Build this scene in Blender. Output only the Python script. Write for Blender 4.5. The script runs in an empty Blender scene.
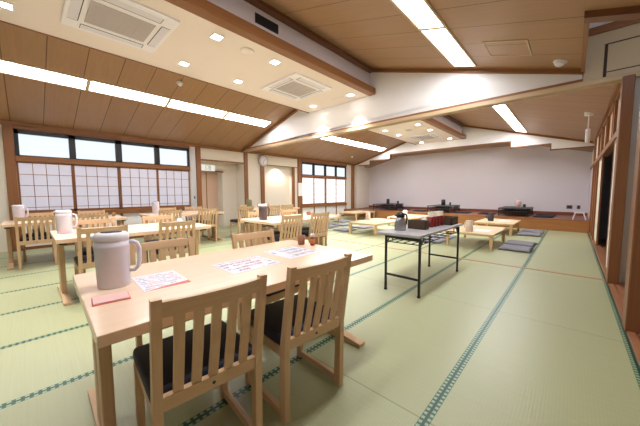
import bpy, bmesh, math, random
from mathutils import Vector, Matrix
random.seed(7)
PI = math.pi
scn = bpy.context.scene
C = scn.collection

# ------------------------------------------------------------------ materials
def lin(c):
    c = c / 255.0
    return c / 12.92 if c <= 0.04045 else ((c + 0.055) / 1.055) ** 2.4
def rgb(r, g, b): return (lin(r), lin(g), lin(b), 1.0)

def new_mat(name):
    m = bpy.data.materials.new(name); m.use_nodes = True
    nt = m.node_tree
    return m, nt, nt.nodes['Principled BSDF']
def N(nt, t, **kw):
    n = nt.nodes.new(t)
    for k, v in kw.items(): setattr(n, k, v)
    return n
def L(nt, a, b): nt.links.new(a, b)
def mth(nt, op, a, b=None, c=None):
    n = N(nt, 'ShaderNodeMath', operation=op)
    for i, v in enumerate((a, b, c)):
        if v is None: continue
        if isinstance(v, (int, float)): n.inputs[i].default_value = v
        else: L(nt, v, n.inputs[i])
    return n.outputs[0]
def mixc(nt, fac, a, b):
    n = N(nt, 'ShaderNodeMix', data_type='RGBA')
    for s, v in ((n.inputs[0], fac), (n.inputs[6], a), (n.inputs[7], b)):
        if isinstance(v, (int, float)): s.default_value = v
        elif isinstance(v, tuple): s.default_value = v
        else: L(nt, v, s)
    return n.outputs[2]

def plain(name, col, rough=0.5, metal=0.0, var=0.04, scale=30.0, spec=0.5, bump=0.0):
    """plain colour with a faint procedural mottling"""
    m, nt, b = new_mat(name)
    tc = N(nt, 'ShaderNodeTexCoord'); no = N(nt, 'ShaderNodeTexNoise')
    no.inputs['Scale'].default_value = scale; no.inputs['Detail'].default_value = 4
    L(nt, tc.outputs['Object'], no.inputs['Vector'])
    c2 = tuple(max(0, v * (1 - 2.5 * var)) for v in col[:3]) + (1,)
    L(nt, mixc(nt, no.outputs['Fac'], col, c2), b.inputs['Base Color'])
    b.inputs['Roughness'].default_value = rough; b.inputs['Metallic'].default_value = metal
    b.inputs['Specular IOR Level'].default_value = spec
    if bump:
        bp = N(nt, 'ShaderNodeBump'); bp.inputs['Strength'].default_value = bump; bp.inputs['Distance'].default_value = 0.01
        L(nt, no.outputs['Fac'], bp.inputs['Height']); L(nt, bp.outputs['Normal'], b.inputs['Normal'])
    return m

def wood(name, c1, c2, axis='Y', rough=0.45, fine=60.0, spec=0.4, strength=1.0):
    """grain stretched along an axis of the object"""
    m, nt, b = new_mat(name)
    tc = N(nt, 'ShaderNodeTexCoord'); mp = N(nt, 'ShaderNodeMapping')
    s = {'X': (1.2, fine, fine), 'Y': (fine, 1.2, fine), 'Z': (fine, fine, 1.2)}[axis]
    mp.inputs['Scale'].default_value = s
    L(nt, tc.outputs['Object'], mp.inputs['Vector'])
    no = N(nt, 'ShaderNodeTexNoise'); no.inputs['Scale'].default_value = 1.0; no.inputs['Detail'].default_value = 5
    no.inputs['Distortion'].default_value = 0.6
    L(nt, mp.outputs['Vector'], no.inputs['Vector'])
    f = mth(nt, 'MULTIPLY', no.outputs['Fac'], strength)
    L(nt, mixc(nt, f, c1, c2), b.inputs['Base Color'])
    b.inputs['Roughness'].default_value = rough; b.inputs['Specular IOR Level'].default_value = spec
    return m

def emit(name, col, strength, base=(0.8, 0.8, 0.8, 1), grid=None):
    m, nt, b = new_mat(name)
    b.inputs['Base Color'].default_value = base
    tc = N(nt, 'ShaderNodeTexCoord'); no = N(nt, 'ShaderNodeTexNoise')
    no.inputs['Scale'].default_value = 1.3; L(nt, tc.outputs['Object'], no.inputs['Vector'])
    L(nt, mixc(nt, no.outputs['Fac'], col, tuple(v * 0.95 for v in col[:3]) + (1,)), b.inputs['Emission Color'])
    b.inputs['Emission Strength'].default_value = strength
    return m

M = {}
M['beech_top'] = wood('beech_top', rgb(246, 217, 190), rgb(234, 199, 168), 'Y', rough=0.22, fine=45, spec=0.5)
M['beech_z'] = wood('beech_z', rgb(216, 184, 148), rgb(194, 156, 118), 'Z', rough=0.42)
M['beech_y'] = wood('beech_y', rgb(216, 184, 148), rgb(194, 156, 118), 'Y', rough=0.42)
M['beech_x'] = wood('beech_x', rgb(216, 184, 148), rgb(194, 156, 118), 'X', rough=0.42)
M['pine_y'] = wood('pine_y', rgb(238, 214, 176), rgb(222, 190, 146), 'Y', rough=0.38)
M['pine_z'] = wood('pine_z', rgb(230, 198, 154), rgb(206, 166, 118), 'Z', rough=0.42)
M['trim_y'] = wood('trim_y', rgb(156, 106, 66), rgb(120, 74, 40), 'Y', rough=0.4)
M['trim_x'] = wood('trim_x', rgb(156, 106, 66), rgb(120, 74, 40), 'X', rough=0.4)
M['trim_z'] = wood('trim_z', rgb(156, 106, 66), rgb(120, 74, 40), 'Z', rough=0.4)
M['post_x'] = wood('post_x', rgb(130, 84, 54), rgb(96, 58, 34), 'X', rough=0.4)
M['post_y'] = wood('post_y', rgb(130, 84, 54), rgb(96, 58, 34), 'Y', rough=0.4)
M['post_z'] = wood('post_z', rgb(140, 92, 58), rgb(102, 62, 36), 'Z', rough=0.4, fine=40)
M['stage_x'] = wood('stage_x', rgb(184, 130, 78), rgb(146, 92, 50), 'X', rough=0.4, fine=30)
M['stage_top'] = wood('stage_top', rgb(150, 92, 62), rgb(112, 62, 40), 'X', rough=0.4, fine=30)
M['plank_y'] = wood('plank_y', rgb(176, 122, 90), rgb(140, 88, 60), 'Y', rough=0.35, fine=30)
M['door_z'] = wood('door_z', rgb(230, 198, 174), rgb(214, 176, 150), 'Z', rough=0.5, fine=30)
M['plaster'] = plain('plaster', rgb(232, 222, 208), 0.85, var=0.02, scale=60, spec=0.2)
M['white_wall'] = plain('white_wall', rgb(240, 236, 236), 0.85, var=0.01, scale=60, spec=0.2)
M['lilac_wall'] = plain('lilac_wall', rgb(226, 219, 224), 0.85, var=0.02, scale=60, spec=0.2)
M['soffit'] = plain('soffit', rgb(238, 224, 220), 0.85, var=0.015, scale=60, spec=0.2)
M['partition'] = plain('partition', rgb(204, 184, 154), 0.6, var=0.02, scale=40, spec=0.3)
M['rail'] = wood('rail', rgb(210, 184, 150), rgb(186, 156, 122), 'X', rough=0.4)
M['grey_wall'] = plain('grey_wall', rgb(196, 190, 184), 0.85, var=0.02)
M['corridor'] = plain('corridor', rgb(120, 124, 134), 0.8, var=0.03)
M['black'] = plain('black', rgb(26, 25, 26), 0.45, var=0.1)
M['black_frame'] = plain('black_frame', rgb(22, 24, 30), 0.35, var=0.1)
M['black_metal'] = plain('black_metal', rgb(38, 38, 40), 0.35, metal=0.3, var=0.1)
M['groove'] = plain('groove', rgb(64, 46, 32), 0.7, var=0.1)
M['seat'] = plain('seat', rgb(38, 37, 56), 0.55, var=0.1, scale=120, spec=0.3, bump=0.06)
M['plastic'] = plain('plastic', rgb(222, 216, 228), 0.4, var=0.01)
M['plastic_lid'] = plain('plastic_lid', rgb(230, 226, 236), 0.35, var=0.01)
M['dark_plastic'] = plain('dark_plastic', rgb(86, 74, 78), 0.4, var=0.03)
M['green_plastic'] = plain('green_plastic', rgb(136, 143, 104), 0.4, var=0.03)
M['charcoal'] = plain('charcoal', rgb(48, 46, 50), 0.5, var=0.05)
M['white'] = plain('white', rgb(238, 233, 240), 0.45, var=0.01)
M['vent_grey'] = plain('vent_grey', rgb(194, 184, 188), 0.7, var=0.03, scale=200)
M['alu'] = plain('alu', rgb(206, 204, 206), 0.45, metal=0.3, var=0.02)
M['steel'] = plain('steel', rgb(165, 165, 172), 0.32, metal=1.0, var=0.03)
M['grey_top'] = plain('grey_top', rgb(176, 172, 174), 0.35, var=0.04, scale=25)
M['zabuton'] = plain('zabuton', rgb(152, 150, 158), 0.95, var=0.14, scale=70, spec=0.15, bump=0.2)
M['zabuton_dark'] = plain('zabuton_dark', rgb(66, 64, 74), 0.95, var=0.14, scale=70, spec=0.15, bump=0.2)
M['red_cup'] = plain('red_cup', rgb(118, 14, 14), 0.35, var=0.05)
M['chopstick'] = plain('chopstick', rgb(250, 240, 222), 0.6, var=0.03, scale=150)
M['box_wood'] = wood('box_wood', rgb(92, 72, 58), rgb(62, 46, 36), 'Y', rough=0.5)
M['cup_brown'] = plain('cup_brown', rgb(150, 98, 70), 0.5, var=0.08)
M['amber'] = plain('amber', rgb(160, 84, 40), 0.3, var=0.05)
M['napkin'] = plain('napkin', rgb(240, 196, 190), 0.9, var=0.03)
M['napkin_red'] = plain('napkin_red', rgb(224, 116, 108), 0.9, var=0.03)
M['orange_label'] = plain('orange_label', rgb(206, 128, 80), 0.6)
M['basket'] = plain('basket', rgb(180, 140, 80), 0.7, var=0.15, scale=150)
M['switch'] = plain('switch', rgb(96, 92, 98), 0.5, var=0.03)
M['light'] = emit('light', (0.93, 0.965, 1.0, 1), 8.5)
M['light_far'] = emit('light_far', (0.93, 0.965, 1.0, 1), 10.5)
M['downlight'] = emit('downlight', (1.0, 0.96, 0.9, 1), 14.0)
M['pane'] = emit('pane', (0.80, 0.90, 1.0, 1), 0.36, base=(0.2, 0.22, 0.25, 1))
M['paper_far'] = emit('paper_far', (0.90, 0.93, 1.0, 1), 0.42, base=(0.7, 0.7, 0.7, 1))
M['paper'] = emit('paper', (0.78, 0.80, 0.97, 1), 0.10, base=rgb(196, 193, 204))

def tatami_mat():
    m, nt, b = new_mat('tatami')
    tc = N(nt, 'ShaderNodeTexCoord'); sp = N(nt, 'ShaderNodeSeparateXYZ')
    L(nt, tc.outputs['Object'], sp.inputs[0]); X, Y = sp.outputs[0], sp.outputs[1]
    P = 0.8975; X0 = 0.385
    # distance across the mat columns (0 = seam between two columns)
    t = mth(nt, 'DIVIDE', mth(nt, 'SUBTRACT', X0, X), P)
    fr = mth(nt, 'FRACT', mth(nt, 'ADD', t, 0.5))
    dx = mth(nt, 'MULTIPLY', mth(nt, 'ABSOLUTE', mth(nt, 'SUBTRACT', fr, 0.5)), P)
    border = mth(nt, 'LESS_THAN', dx, 0.028)
    # woven ribs along Y
    rib = mth(nt, 'SINE', mth(nt, 'MULTIPLY', X, 2 * PI / 0.016))
    ribf = mth(nt, 'MULTIPLY_ADD', rib, 0.5, 0.5)
    mp = N(nt, 'ShaderNodeMapping'); mp.inputs['Scale'].default_value = (1.5, 90, 1)
    L(nt, tc.outputs['Object'], mp.inputs['Vector'])
    no = N(nt, 'ShaderNodeTexNoise'); no.inputs['Scale'].default_value = 1.0; no.inputs['Detail'].default_value = 3
    L(nt, mp.outputs['Vector'], no.inputs['Vector'])
    no2 = N(nt, 'ShaderNodeTexNoise'); no2.inputs['Scale'].default_value = 0.9; L(nt, tc.outputs['Object'], no2.inputs['Vector'])
    # mats alternate slightly in tone
    colid = mth(nt, 'FLOOR', t)
    row = mth(nt, 'FLOOR', mth(nt, 'DIVIDE', mth(nt, 'SUBTRACT', Y, 1.36), 1.81))
    wn = N(nt, 'ShaderNodeTexWhiteNoise', noise_dimensions='2D')
    cb = N(nt, 'ShaderNodeCombineXYZ'); L(nt, colid, cb.inputs[0]); L(nt, row, cb.inputs[1]); L(nt, cb.outputs[0], wn.inputs['Vector'])
    c = mixc(nt, mth(nt, 'MULTIPLY', no.outputs['Fac'], 0.8), rgb(180, 184, 147), rgb(158, 163, 124))
    c = mixc(nt, mth(nt, 'MULTIPLY', ribf, 0.22), c, rgb(158, 160, 118))
    c = mixc(nt, mth(nt, 'MULTIPLY', wn.outputs['Value'], 0.16), c, rgb(166, 167, 122))
    c = mixc(nt, mth(nt, 'MULTIPLY', no2.outputs['Fac'], 0.15), c, rgb(190, 190, 154))
    # seams across the columns
    fy = mth(nt, 'FRACT', mth(nt, 'ADD', mth(nt, 'DIVIDE', mth(nt, 'SUBTRACT', Y, 1.36), 1.81), 0.5))
    dy = mth(nt, 'MULTIPLY', mth(nt, 'ABSOLUTE', mth(nt, 'SUBTRACT', fy, 0.5)), 1.81)
    seam = mth(nt, 'LESS_THAN', dy, 0.004)
    c = mixc(nt, mth(nt, 'MULTIPLY', seam, 0.55), c, rgb(88, 86, 50))
    # cloth border: dark green with rows of pale dots, thin seam in the middle
    py = mth(nt, 'SINE', mth(nt, 'MULTIPLY', Y, 2 * PI / 0.036))
    px = mth(nt, 'SINE', mth(nt, 'MULTIPLY', mth(nt, 'SUBTRACT', dx, 0.008), 2 * PI / 0.024))
    dots = mth(nt, 'MULTIPLY', mth(nt, 'GREATER_THAN', py, -0.1), mth(nt, 'LESS_THAN', mth(nt, 'ABSOLUTE', mth(nt, 'SUBTRACT', dx, 0.0165)), 0.0085))
    hem = mixc(nt, dots, rgb(36, 86, 68), rgb(150, 174, 142))
    mid = mth(nt, 'LESS_THAN', dx, 0.0035)
    hem = mixc(nt, mid, hem, rgb(28, 56, 46))
    c = mixc(nt, border, c, hem)
    L(nt, c, b.inputs['Base Color'])
    b.inputs['Roughness'].default_value = 0.36; b.inputs['Specular IOR Level'].default_value = 0.5
    bp = N(nt, 'ShaderNodeBump'); bp.inputs['Strength'].default_value = 0.15; bp.inputs['Distance'].default_value = 0.003
    L(nt, ribf, bp.inputs['Height']); L(nt, bp.outputs['Normal'], b.inputs['Normal'])
    return m
M['tatami'] = tatami_mat()

def ceiling_mat(name, pitch, off, c1, c2, c3):
    """long boards across the slope (along X), a dark joint every pitch metres of Y"""
    m, nt, b = new_mat(name)
    tc = N(nt, 'ShaderNodeTexCoord'); sp = N(nt, 'ShaderNodeSeparateXYZ')
    L(nt, tc.outputs['Object'], sp.inputs[0]); Y = sp.outputs[1]
    t = mth(nt, 'DIVIDE', mth(nt, 'SUBTRACT', Y, off), pitch)
    fr = mth(nt, 'FRACT', mth(nt, 'ADD', t, 0.5))
    d = mth(nt, 'MULTIPLY', mth(nt, 'ABSOLUTE', mth(nt, 'SUBTRACT', fr, 0.5)), pitch)
    joint = mth(nt, 'LESS_THAN', d, 0.006)
    mp = N(nt, 'ShaderNodeMapping'); mp.inputs['Scale'].default_value = (1.2, 26, 4)
    L(nt, tc.outputs['Object'], mp.inputs['Vector'])
    no = N(nt, 'ShaderNodeTexNoise'); no.inputs['Scale'].default_value = 1.0; no.inputs['Detail'].default_value = 5; no.inputs['Distortion'].default_value = 0.8
    L(nt, mp.outputs['Vector'], no.inputs['Vector'])
    wn = N(nt, 'ShaderNodeTexWhiteNoise', noise_dimensions='1D'); L(nt, mth(nt, 'FLOOR', t), wn.inputs['W'])
    c = mixc(nt, no.outputs['Fac'], c1, c2)
    c = mixc(nt, mth(nt, 'MULTIPLY', wn.outputs['Value'], 0.25), c, c3)
    c = mixc(nt, mth(nt, 'MULTIPLY', joint, 0.85), c, rgb(70, 42, 24))
    L(nt, c, b.inputs['Base Color'])
    b.inputs['Roughness'].default_value = 0.42; b.inputs['Specular IOR Level'].default_value = 0.35
    return m
M['ceiling'] = ceiling_mat('ceiling_boards', 0.477, 0.347, rgb(174, 136, 102), rgb(152, 114, 80), rgb(144, 106, 74))

def print_mat(name, paper, inks, rows, cols, seed, head=0.22, diag=False):
    """a printed sheet: soft blocks of print on paper, in the sheet's own object coordinates"""
    m, nt, b = new_mat(name)
    tc = N(nt, 'ShaderNodeTexCoord'); mp = N(nt, 'ShaderNodeMapping')
    mp.inputs['Scale'].default_value = (rows, cols, 1); mp.inputs['Location'].default_value = (seed, seed * 1.7, 0)
    L(nt, tc.outputs['Generated'], mp.inputs['Vector'])
    vo = N(nt, 'ShaderNodeTexVoronoi', feature='F1'); vo.inputs['Scale'].default_value = 1.0
    L(nt, mp.outputs['Vector'], vo.inputs['Vector'])
    mp2 = N(nt, 'ShaderNodeMapping'); mp2.inputs['Scale'].default_value = (rows * 2.5, cols * 6, 1)
    L(nt, tc.outputs['Generated'], mp2.inputs['Vector'])
    no = N(nt, 'ShaderNodeTexNoise'); no.inputs['Scale'].default_value = 1.0; no.inputs['Detail'].default_value = 2
    L(nt, mp2.outputs['Vector'], no.inputs['Vector'])
    sp = N(nt, 'ShaderNodeSeparateXYZ'); L(nt, tc.outputs['Generated'], sp.inputs[0])
    line = mth(nt, 'GREATER_THAN', mth(nt, 'SINE', mth(nt, 'MULTIPLY', sp.outputs[0], rows * 2 * PI)), -0.35)
    ink = mth(nt, 'MULTIPLY', mth(nt, 'MULTIPLY', line, mth(nt, 'GREATER_THAN', no.outputs['Fac'], 0.45)), mth(nt, 'LESS_THAN', vo.outputs['Distance'], 0.62))
    ma = N(nt, 'ShaderNodeSeparateColor'); L(nt, vo.outputs['Color'], ma.inputs[0])
    ic = mixc(nt, mth(nt, 'GREATER_THAN', ma.outputs[0], 0.5), inks[0], inks[1])
    ic = mixc(nt, mth(nt, 'GREATER_THAN', ma.outputs[1], 0.72), ic, inks[2])
    # keep a clean margin
    mg = None
    for o in (sp.outputs[0], sp.outputs[1]):
        k = mth(nt, 'LESS_THAN', mth(nt, 'ABSOLUTE', mth(nt, 'SUBTRACT', o, 0.5)), 0.45)
        mg = k if mg is None else mth(nt, 'MULTIPLY', mg, k)
    c = mixc(nt, mth(nt, 'MULTIPLY', mth(nt, 'MULTIPLY', ink, mg), 0.85), paper, ic)
    if diag:
        d = mth(nt, 'GREATER_THAN', mth(nt, 'ADD', sp.outputs[0], mth(nt, 'MULTIPLY', sp.outputs[1], 0.16)), 1.02)
        c = mixc(nt, d, c, rgb(206, 84, 60))
    L(nt, c, b.inputs['Base Color']); b.inputs['Roughness'].default_value = 0.4
    return m
W_ = rgb(222, 220, 230)
M['menu_a'] = print_mat('menu_a', W_, (rgb(196, 110, 110), rgb(130, 120, 140), rgb(210, 150, 140)), 9, 9, 1.3, diag=True)
M['menu_b'] = print_mat('menu_b', W_, (rgb(150, 60, 70), rgb(80, 90, 140), rgb(170, 80, 70)), 5, 5, 4.1)
M['menu_c'] = print_mat('menu_c', W_, (rgb(90, 110, 150), rgb(190, 130, 70), rgb(90, 90, 110)), 4, 5, 8.2)
M['notice'] = print_mat('notice', rgb(238, 236, 236), (rgb(90, 90, 100), rgb(120, 110, 110), rgb(190, 90, 80)), 1, 8, 2.2)

# ------------------------------------------------------------------ mesh tools
class MB:
    def __init__(s): s.bm = bmesh.new()
    def _in(s, b2, mat=None):
        if mat is not None: b2.transform(mat)
        me = bpy.data.meshes.new('t'); b2.to_mesh(me); b2.free(); s.bm.from_mesh(me); bpy.data.meshes.remove(me)
    def box(s, x0, x1, y0, y1, z0, z1, bev=0.0, seg=1, mat=None):
        b = bmesh.new(); bmesh.ops.create_cube(b, size=1)
        for v in b.verts:
            v.co = Vector(((x0 + x1) / 2 + v.co.x * (x1 - x0), (y0 + y1) / 2 + v.co.y * (y1 - y0), (z0 + z1) / 2 + v.co.z * (z1 - z0)))
        if bev > 0: bmesh.ops.bevel(b, geom=b.edges[:], offset=bev, segments=seg, affect='EDGES', profile=0.5)
        s._in(b, mat); return s
    def bar(s, a, b_, w, h, bev=0.0):
        """a box beam from a to b_: w sideways, h upward"""
        a, b_ = Vector(a), Vector(b_); d = b_ - a; ln = d.length; d.normalize()
        up = Vector((0, 0, 1)) if abs(d.z) < 0.9 else Vector((1, 0, 0))
        sx = d.cross(up).normalized(); u = sx.cross(d).normalized()
        R = Matrix((sx, d, u)).transposed().to_4x4(); R.translation = (a + b_) / 2
        return s.box(-w / 2, w / 2, -ln / 2, ln / 2, -h / 2, h / 2, bev, mat=R)
    def lathe(s, prof, seg=32, mat=None, sx=1.0, sy=1.0):
        b = bmesh.new(); rings = []
        for r, z in prof:
            if r < 1e-5: rings.append([b.verts.new((0, 0, z))])
            else: rings.append([b.verts.new((r * sx * math.cos(2 * PI * i / seg), r * sy * math.sin(2 * PI * i / seg), z)) for i in range(seg)])
        for A, B in zip(rings, rings[1:]):
            for i in range(seg):
                j = (i + 1) % seg
                if len(A) == 1 and len(B) == 1: continue
                if len(A) == 1: b.faces.new((A[0], B[j], B[i]))
                elif len(B) == 1: b.faces.new((A[i], A[j], B[0]))
                else: b.faces.new((A[i], A[j], B[j], B[i]))
        bmesh.ops.recalc_face_normals(b, faces=b.faces[:])
        for f in b.faces: f.smooth = True
        s._in(b, mat); return s
    def cyl(s, x, y, z0, z1, r, seg=24, bev=0.0):
        p = [(0, z0), (r - bev, z0), (r, z0 + bev), (r, z1 - bev), (r - bev, z1), (0, z1)] if bev else [(0, z0), (r, z0), (r, z1), (0, z1)]
        return s.lathe(p, seg, Matrix.Translation((x, y, 0)))
    def tube(s, pts, r, seg=10):
        b = bmesh.new(); pts = [Vector(p) for p in pts]; rings = []; prev = None
        for i, p in enumerate(pts):
            d = (pts[min(i + 1, len(pts) - 1)] - pts[max(i - 1, 0)]).normalized()
            if prev is None:
                prev = d.orthogonal().normalized()
            n = (prev - d * prev.dot(d)).normalized(); prev = n; c = d.cross(n)
            rings.append([b.verts.new(p + (n * math.cos(2 * PI * k / seg) + c * math.sin(2 * PI * k / seg)) * r) for k in range(seg)])
        for A, B in zip(rings, rings[1:]):
            for i in range(seg): b.faces.new((A[i], A[(i + 1) % seg], B[(i + 1) % seg], B[i]))
        b.faces.new(rings[0][::-1]); b.faces.new(rings[-1])
        bmesh.ops.recalc_face_normals(b, faces=b.faces[:])
        for f in b.faces: f.smooth = True
        s._in(b); return s
    def prism(s, poly, axis, a0, a1, mat=None):
        """polygon extruded along an axis; poly holds the other two coordinates in x,y,z order"""
        b = bmesh.new()
        def mk(p, a):
            return {'X': (a, p[0], p[1]), 'Y': (p[0], a, p[1]), 'Z': (p[0], p[1], a)}[axis]
        A = [b.verts.new(mk(p, a0)) for p in poly]; B = [b.verts.new(mk(p, a1)) for p in poly]
        b.faces.new(A); b.faces.new(B[::-1]); n = len(poly)
        for i in range(n): b.faces.new((A[i], B[i], B[(i + 1) % n], A[(i + 1) % n]))
        bmesh.ops.recalc_face_normals(b, faces=b.faces[:])
        s._in(b, mat); return s
    def build(s, name, mat, parent=None, label=None, kind=None):
        me = bpy.data.meshes.new(name); s.bm.to_mesh(me); s.bm.free()
        me.materials.append(M[mat] if isinstance(mat, str) else mat)
        o = bpy.data.objects.new(name, me); C.objects.link(o)
        if parent is not None: o.parent = parent
        if label: o['label'] = label
        if kind: o['kind'] = kind
        return o
def thing(name, label, cat, loc=(0, 0, 0), rz=0.0, group=None):
    o = bpy.data.objects.new(name, None); C.objects.link(o)
    o.empty_display_size = 0.1
    o.location = loc; o.rotation_euler = (0, 0, rz)
    o['label'] = label; o['category'] = cat
    if group: o['group'] = group
    return o
def tag(o, label, cat, group=None):
    o['label'] = label; o['category'] = cat
    if group: o['group'] = group
    return o
def dup(root, loc, rz, label, group=None):
    r = root.copy(); C.objects.link(r); r.location = loc; r.rotation_euler = (root.rotation_euler[0], root.rotation_euler[1], rz); r['label'] = label
    if group: r['group'] = group
    for ch in list(root.children):
        c = ch.copy(); C.objects.link(c); c.parent = r
        for g in list(ch.children):
            d = g.copy(); C.objects.link(d); d.parent = c
    return r
def struct(name, mb, mat, parent=None):
    return mb.build(name, mat, parent, kind=None if parent else 'structure')
ntrim = [0]
def trim(mb, mat):
    ntrim[0] += 1
    return struct('trim_%d' % ntrim[0], mb, mat)

# ------------------------------------------------------------------ the room
XL, XR, YB, YF = -8.5, 0.42, -4.0, 13.3       # left wall, right wall line, wall behind the viewer, far wall
BY = 5.27                                     # partition line between the two rooms
XP = 1.3                                      # passage side of the near room
S = 0.30                                      # slope of the ceilings
def zl(x): return 2.66 + S * (x + 8.5)        # left slope
def zr(x): return 3.862 - S * (x + 3.378)     # right slope

fm = MB(); fm.box(XL - 1.0, 0.395, YB, YF, -0.05, 0); struct('floor', fm, 'tatami')
fm = MB(); fm.box(0.395, XP + 0.6, YB, YF, -0.05, 0.0); struct('floor.001', fm, 'plank_y')
b = MB(); b.box(XL, 0.395, BY - 0.03, BY + 0.03, 0, 0.004)
M['sill_red'] = wood('sill_red', rgb(196, 150, 112), rgb(170, 118, 84), 'X', rough=0.4); trim(b, 'sill_red')
for x0 in (0.40, 0.46):
    b = MB(); b.box(x0, x0 + 0.045, YB, BY - 0.2, 0, 0.012); trim(b, 'plank_y')

# sloped board ceilings
def slab(x0, x1, y0, y1, zf, mat, name='ceiling', t=0.05):
    b = MB(); b.prism([(x0, zf(x0)), (x1, zf(x1)), (x1, zf(x1) + t), (x0, zf(x0) + t)], 'Y', y0, y1)
    return struct(name, b, mat)
slab(XL, -4.0, YB, BY, zl, 'ceiling'); slab(XL, -4.0, BY, YF, zl, 'ceiling')
slab(-4.0, 0.03, YB, BY, zr, 'ceiling'); slab(0.03, XP, YB, 3.70, zr, 'ceiling')
slab(-4.0, XR + 0.1, BY, YF, zr, 'ceiling')

# dropped soffits with their trims
def soffit(y0, y1):
    b = MB(); b.box(-5.2, -3.36, y0, y1, 3.30, 3.34); struct('ceiling', b, 'soffit')
    b = MB(); b.box(-3.40, -3.36, y0, y1, 3.34, zr(-3.4) + 0.02); struct('ceiling', b, 'lilac_wall')
    b = MB(); b.box(-5.2, -5.16, y0, y1, 3.34, zl(-5.2) + 0.02); struct('ceiling', b, 'soffit')
    b = MB(); b.box(-3.36, -3.20, y0, y1, 3.285, 3.42, 0.008); trim(b, 'trim_y')
    b = MB(); b.box(-3.36, -3.25, y0, y1, zr(-3.3) - 0.07, zr(-3.36) - 0.0, 0.005); trim(b, 'post_y')
    b = MB(); b.box(-5.225, -5.2, y0, y1, 3.285, 3.36, 0.004); trim(b, 'trim_y')
soffit(YB, BY - 0.05); soffit(BY + 0.25, 11.95)

# the white gable beam over the partition line, its trims and sliding rail
def gable(y0, y1, zb, xl, xr, name, mat):
    b = MB(); b.prism([(xl, zb), (xr, zb), (xr, zr(xr)), (-4.02, zr(-4.02)), (xl, zl(xl))], 'Y', y0, y1); return struct(name, b, mat)
gable(BY - 0.05, BY + 0.05, 2.70, XL, 0.02, 'wall_partition', 'white_wall')
b = MB(); b.box(XL, 0.03, BY - 0.085, BY + 0.085, 2.675, 2.71); trim(b, 'trim_x')
for y0, y1 in ((-0.085, -0.045), (-0.02, 0.02), (0.045, 0.085)):
    b = MB(); b.box(XL, XP, BY + y0, BY + y1, 2.61, 2.675); trim(b, 'rail')
b = MB(); b.box(XL, XP, BY - 0.08, BY + 0.08, 2.645, 2.676); trim(b, 'groove')
def slope_trim(y0, y1, xa, xb, zf, h, mat='trim_x'):
    b = MB(); b.prism([(xa, zf(xa) - h), (xb, zf(xb) - h), (xb, zf(xb)), (xa, zf(xa))], 'Y', y0, y1); trim(b, mat)
slope_trim(BY - 0.10, BY - 0.05, XL, -5.2, zl, 0.075); slope_trim(BY - 0.10, BY - 0.05, -3.36, 0.03, zr, 0.065)
slope_trim(BY + 0.05, BY + 0.10, XL, -5.2, zl, 0.075); slope_trim(BY + 0.05, BY + 0.10, -3.36, 0.42, zr, 0.065)
# storage pocket for the sliding partitions, right end of the beam
b = MB(); b.prism([(0.0, zr(0.0) - 0.05), (0.04, zr(0.04) - 0.05), (0.04, 3.6), (0.0, 3.6)], 'Y', 3.70, BY - 0.05); trim(b, 'trim_y')
b = MB(); b.prism([(0.0, zr(0.0) - 0.06), (XP, zr(XP) - 0.06), (XP, zr(XP) + 0.10), (0.0, zr(0) + 0.1)], 'Y', 3.58, 3.70); trim(b, 'post_x')
b = MB(); b.box(0.03, XP, 3.70, BY + 0.1, 3.62, 3.66); struct('ceiling', b, 'white_wall')
b = MB(); b.box(0.03, XP, BY - 0.04, BY + 0.05, 3.34, 3.62); struct('wall_partition', b, 'white_wall')
b = MB(); b.box(0.03, XP, BY - 0.09, BY + 0.05, 3.25, 3.34); trim(b, 'trim_x')
b = MB(); b.box(0.03, XP, BY - 0.06, BY + 0.05, 2.676, 3.25); struct('wall_partition', b, 'partition')
b = MB(); b.box(0.235, XP, BY - 0.064, BY - 0.058, 3.085, 3.098)
b.box(0.215, 0.245, BY - 0.064, BY - 0.058, 2.676, 3.098); b.box(0.245, XP, BY - 0.064, BY - 0.058, 2.735, 2.746); trim(b, 'groove')
b = MB(); b.prism([(3.70, zr(XP)), (BY, zr(XP)), (BY, 3.66), (3.70, 3.66)], 'X', XP, XP + 0.04); struct('wall_passage', b, 'white_wall')

# far header with stepped lower edge, and the lower ceiling over the stage
HY = 12.0
b = MB()
steps = [(-8.5, 2.60), (-7.62, 2.60), (-7.62, 2.80), (-6.5, 2.80), (-6.5, 3.02), (-1.72, 3.02), (-1.72, 2.80), (-0.61, 2.80), (-0.61, 2.60), (0.42, 2.60)]
for (xa, za), (xb, zb) in zip(steps[::2], steps[1::2]):
    for xs, xe, zf in ((max(xa, -8.5), min(xb, -4.0), zl), (max(xa, -4.0), xb, zr)):
        if xe - xs > 0.01:
            b.prism([(xs, za), (xe, za), (xe, max(zf(xe), za + 0.002)), (xs, max(zf(xs), za + 0.002))], 'Y', HY - 0.04, HY + 0.04)
struct('wall_header', b, 'white_wall')
for (xa, za), (xb, zb) in zip(steps[::2], steps[1::2]):
    b = MB(); b.box(xa, xb, HY - 0.05, HY + 0.05, za - 0.035, za); trim(b, 'trim_x')
for x, z0, z1 in ((-7.62, 2.60, 2.80), (-6.5, 2.80, 3.02), (-1.72, 2.80, 3.02), (-0.61, 2.60, 2.80)):
    b = MB(); b.box(x - 0.017, x + 0.017, HY - 0.05, HY + 0.05, z0 - 0.035, z1); trim(b, 'trim_z')
slope_trim(HY - 0.08, HY - 0.04, XL, -5.2, zl, 0.06); slope_trim(HY - 0.08, HY - 0.04, -3.36, 0.42, zr, 0.06)
def zs(x): return min(3.03, 2.56 + S * (x + 8.5) * 0.9, 2.54 + S * (0.42 - x) * 0.9)
xs = [XL, -6.76, -1.39, XR + 0.1]
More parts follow.
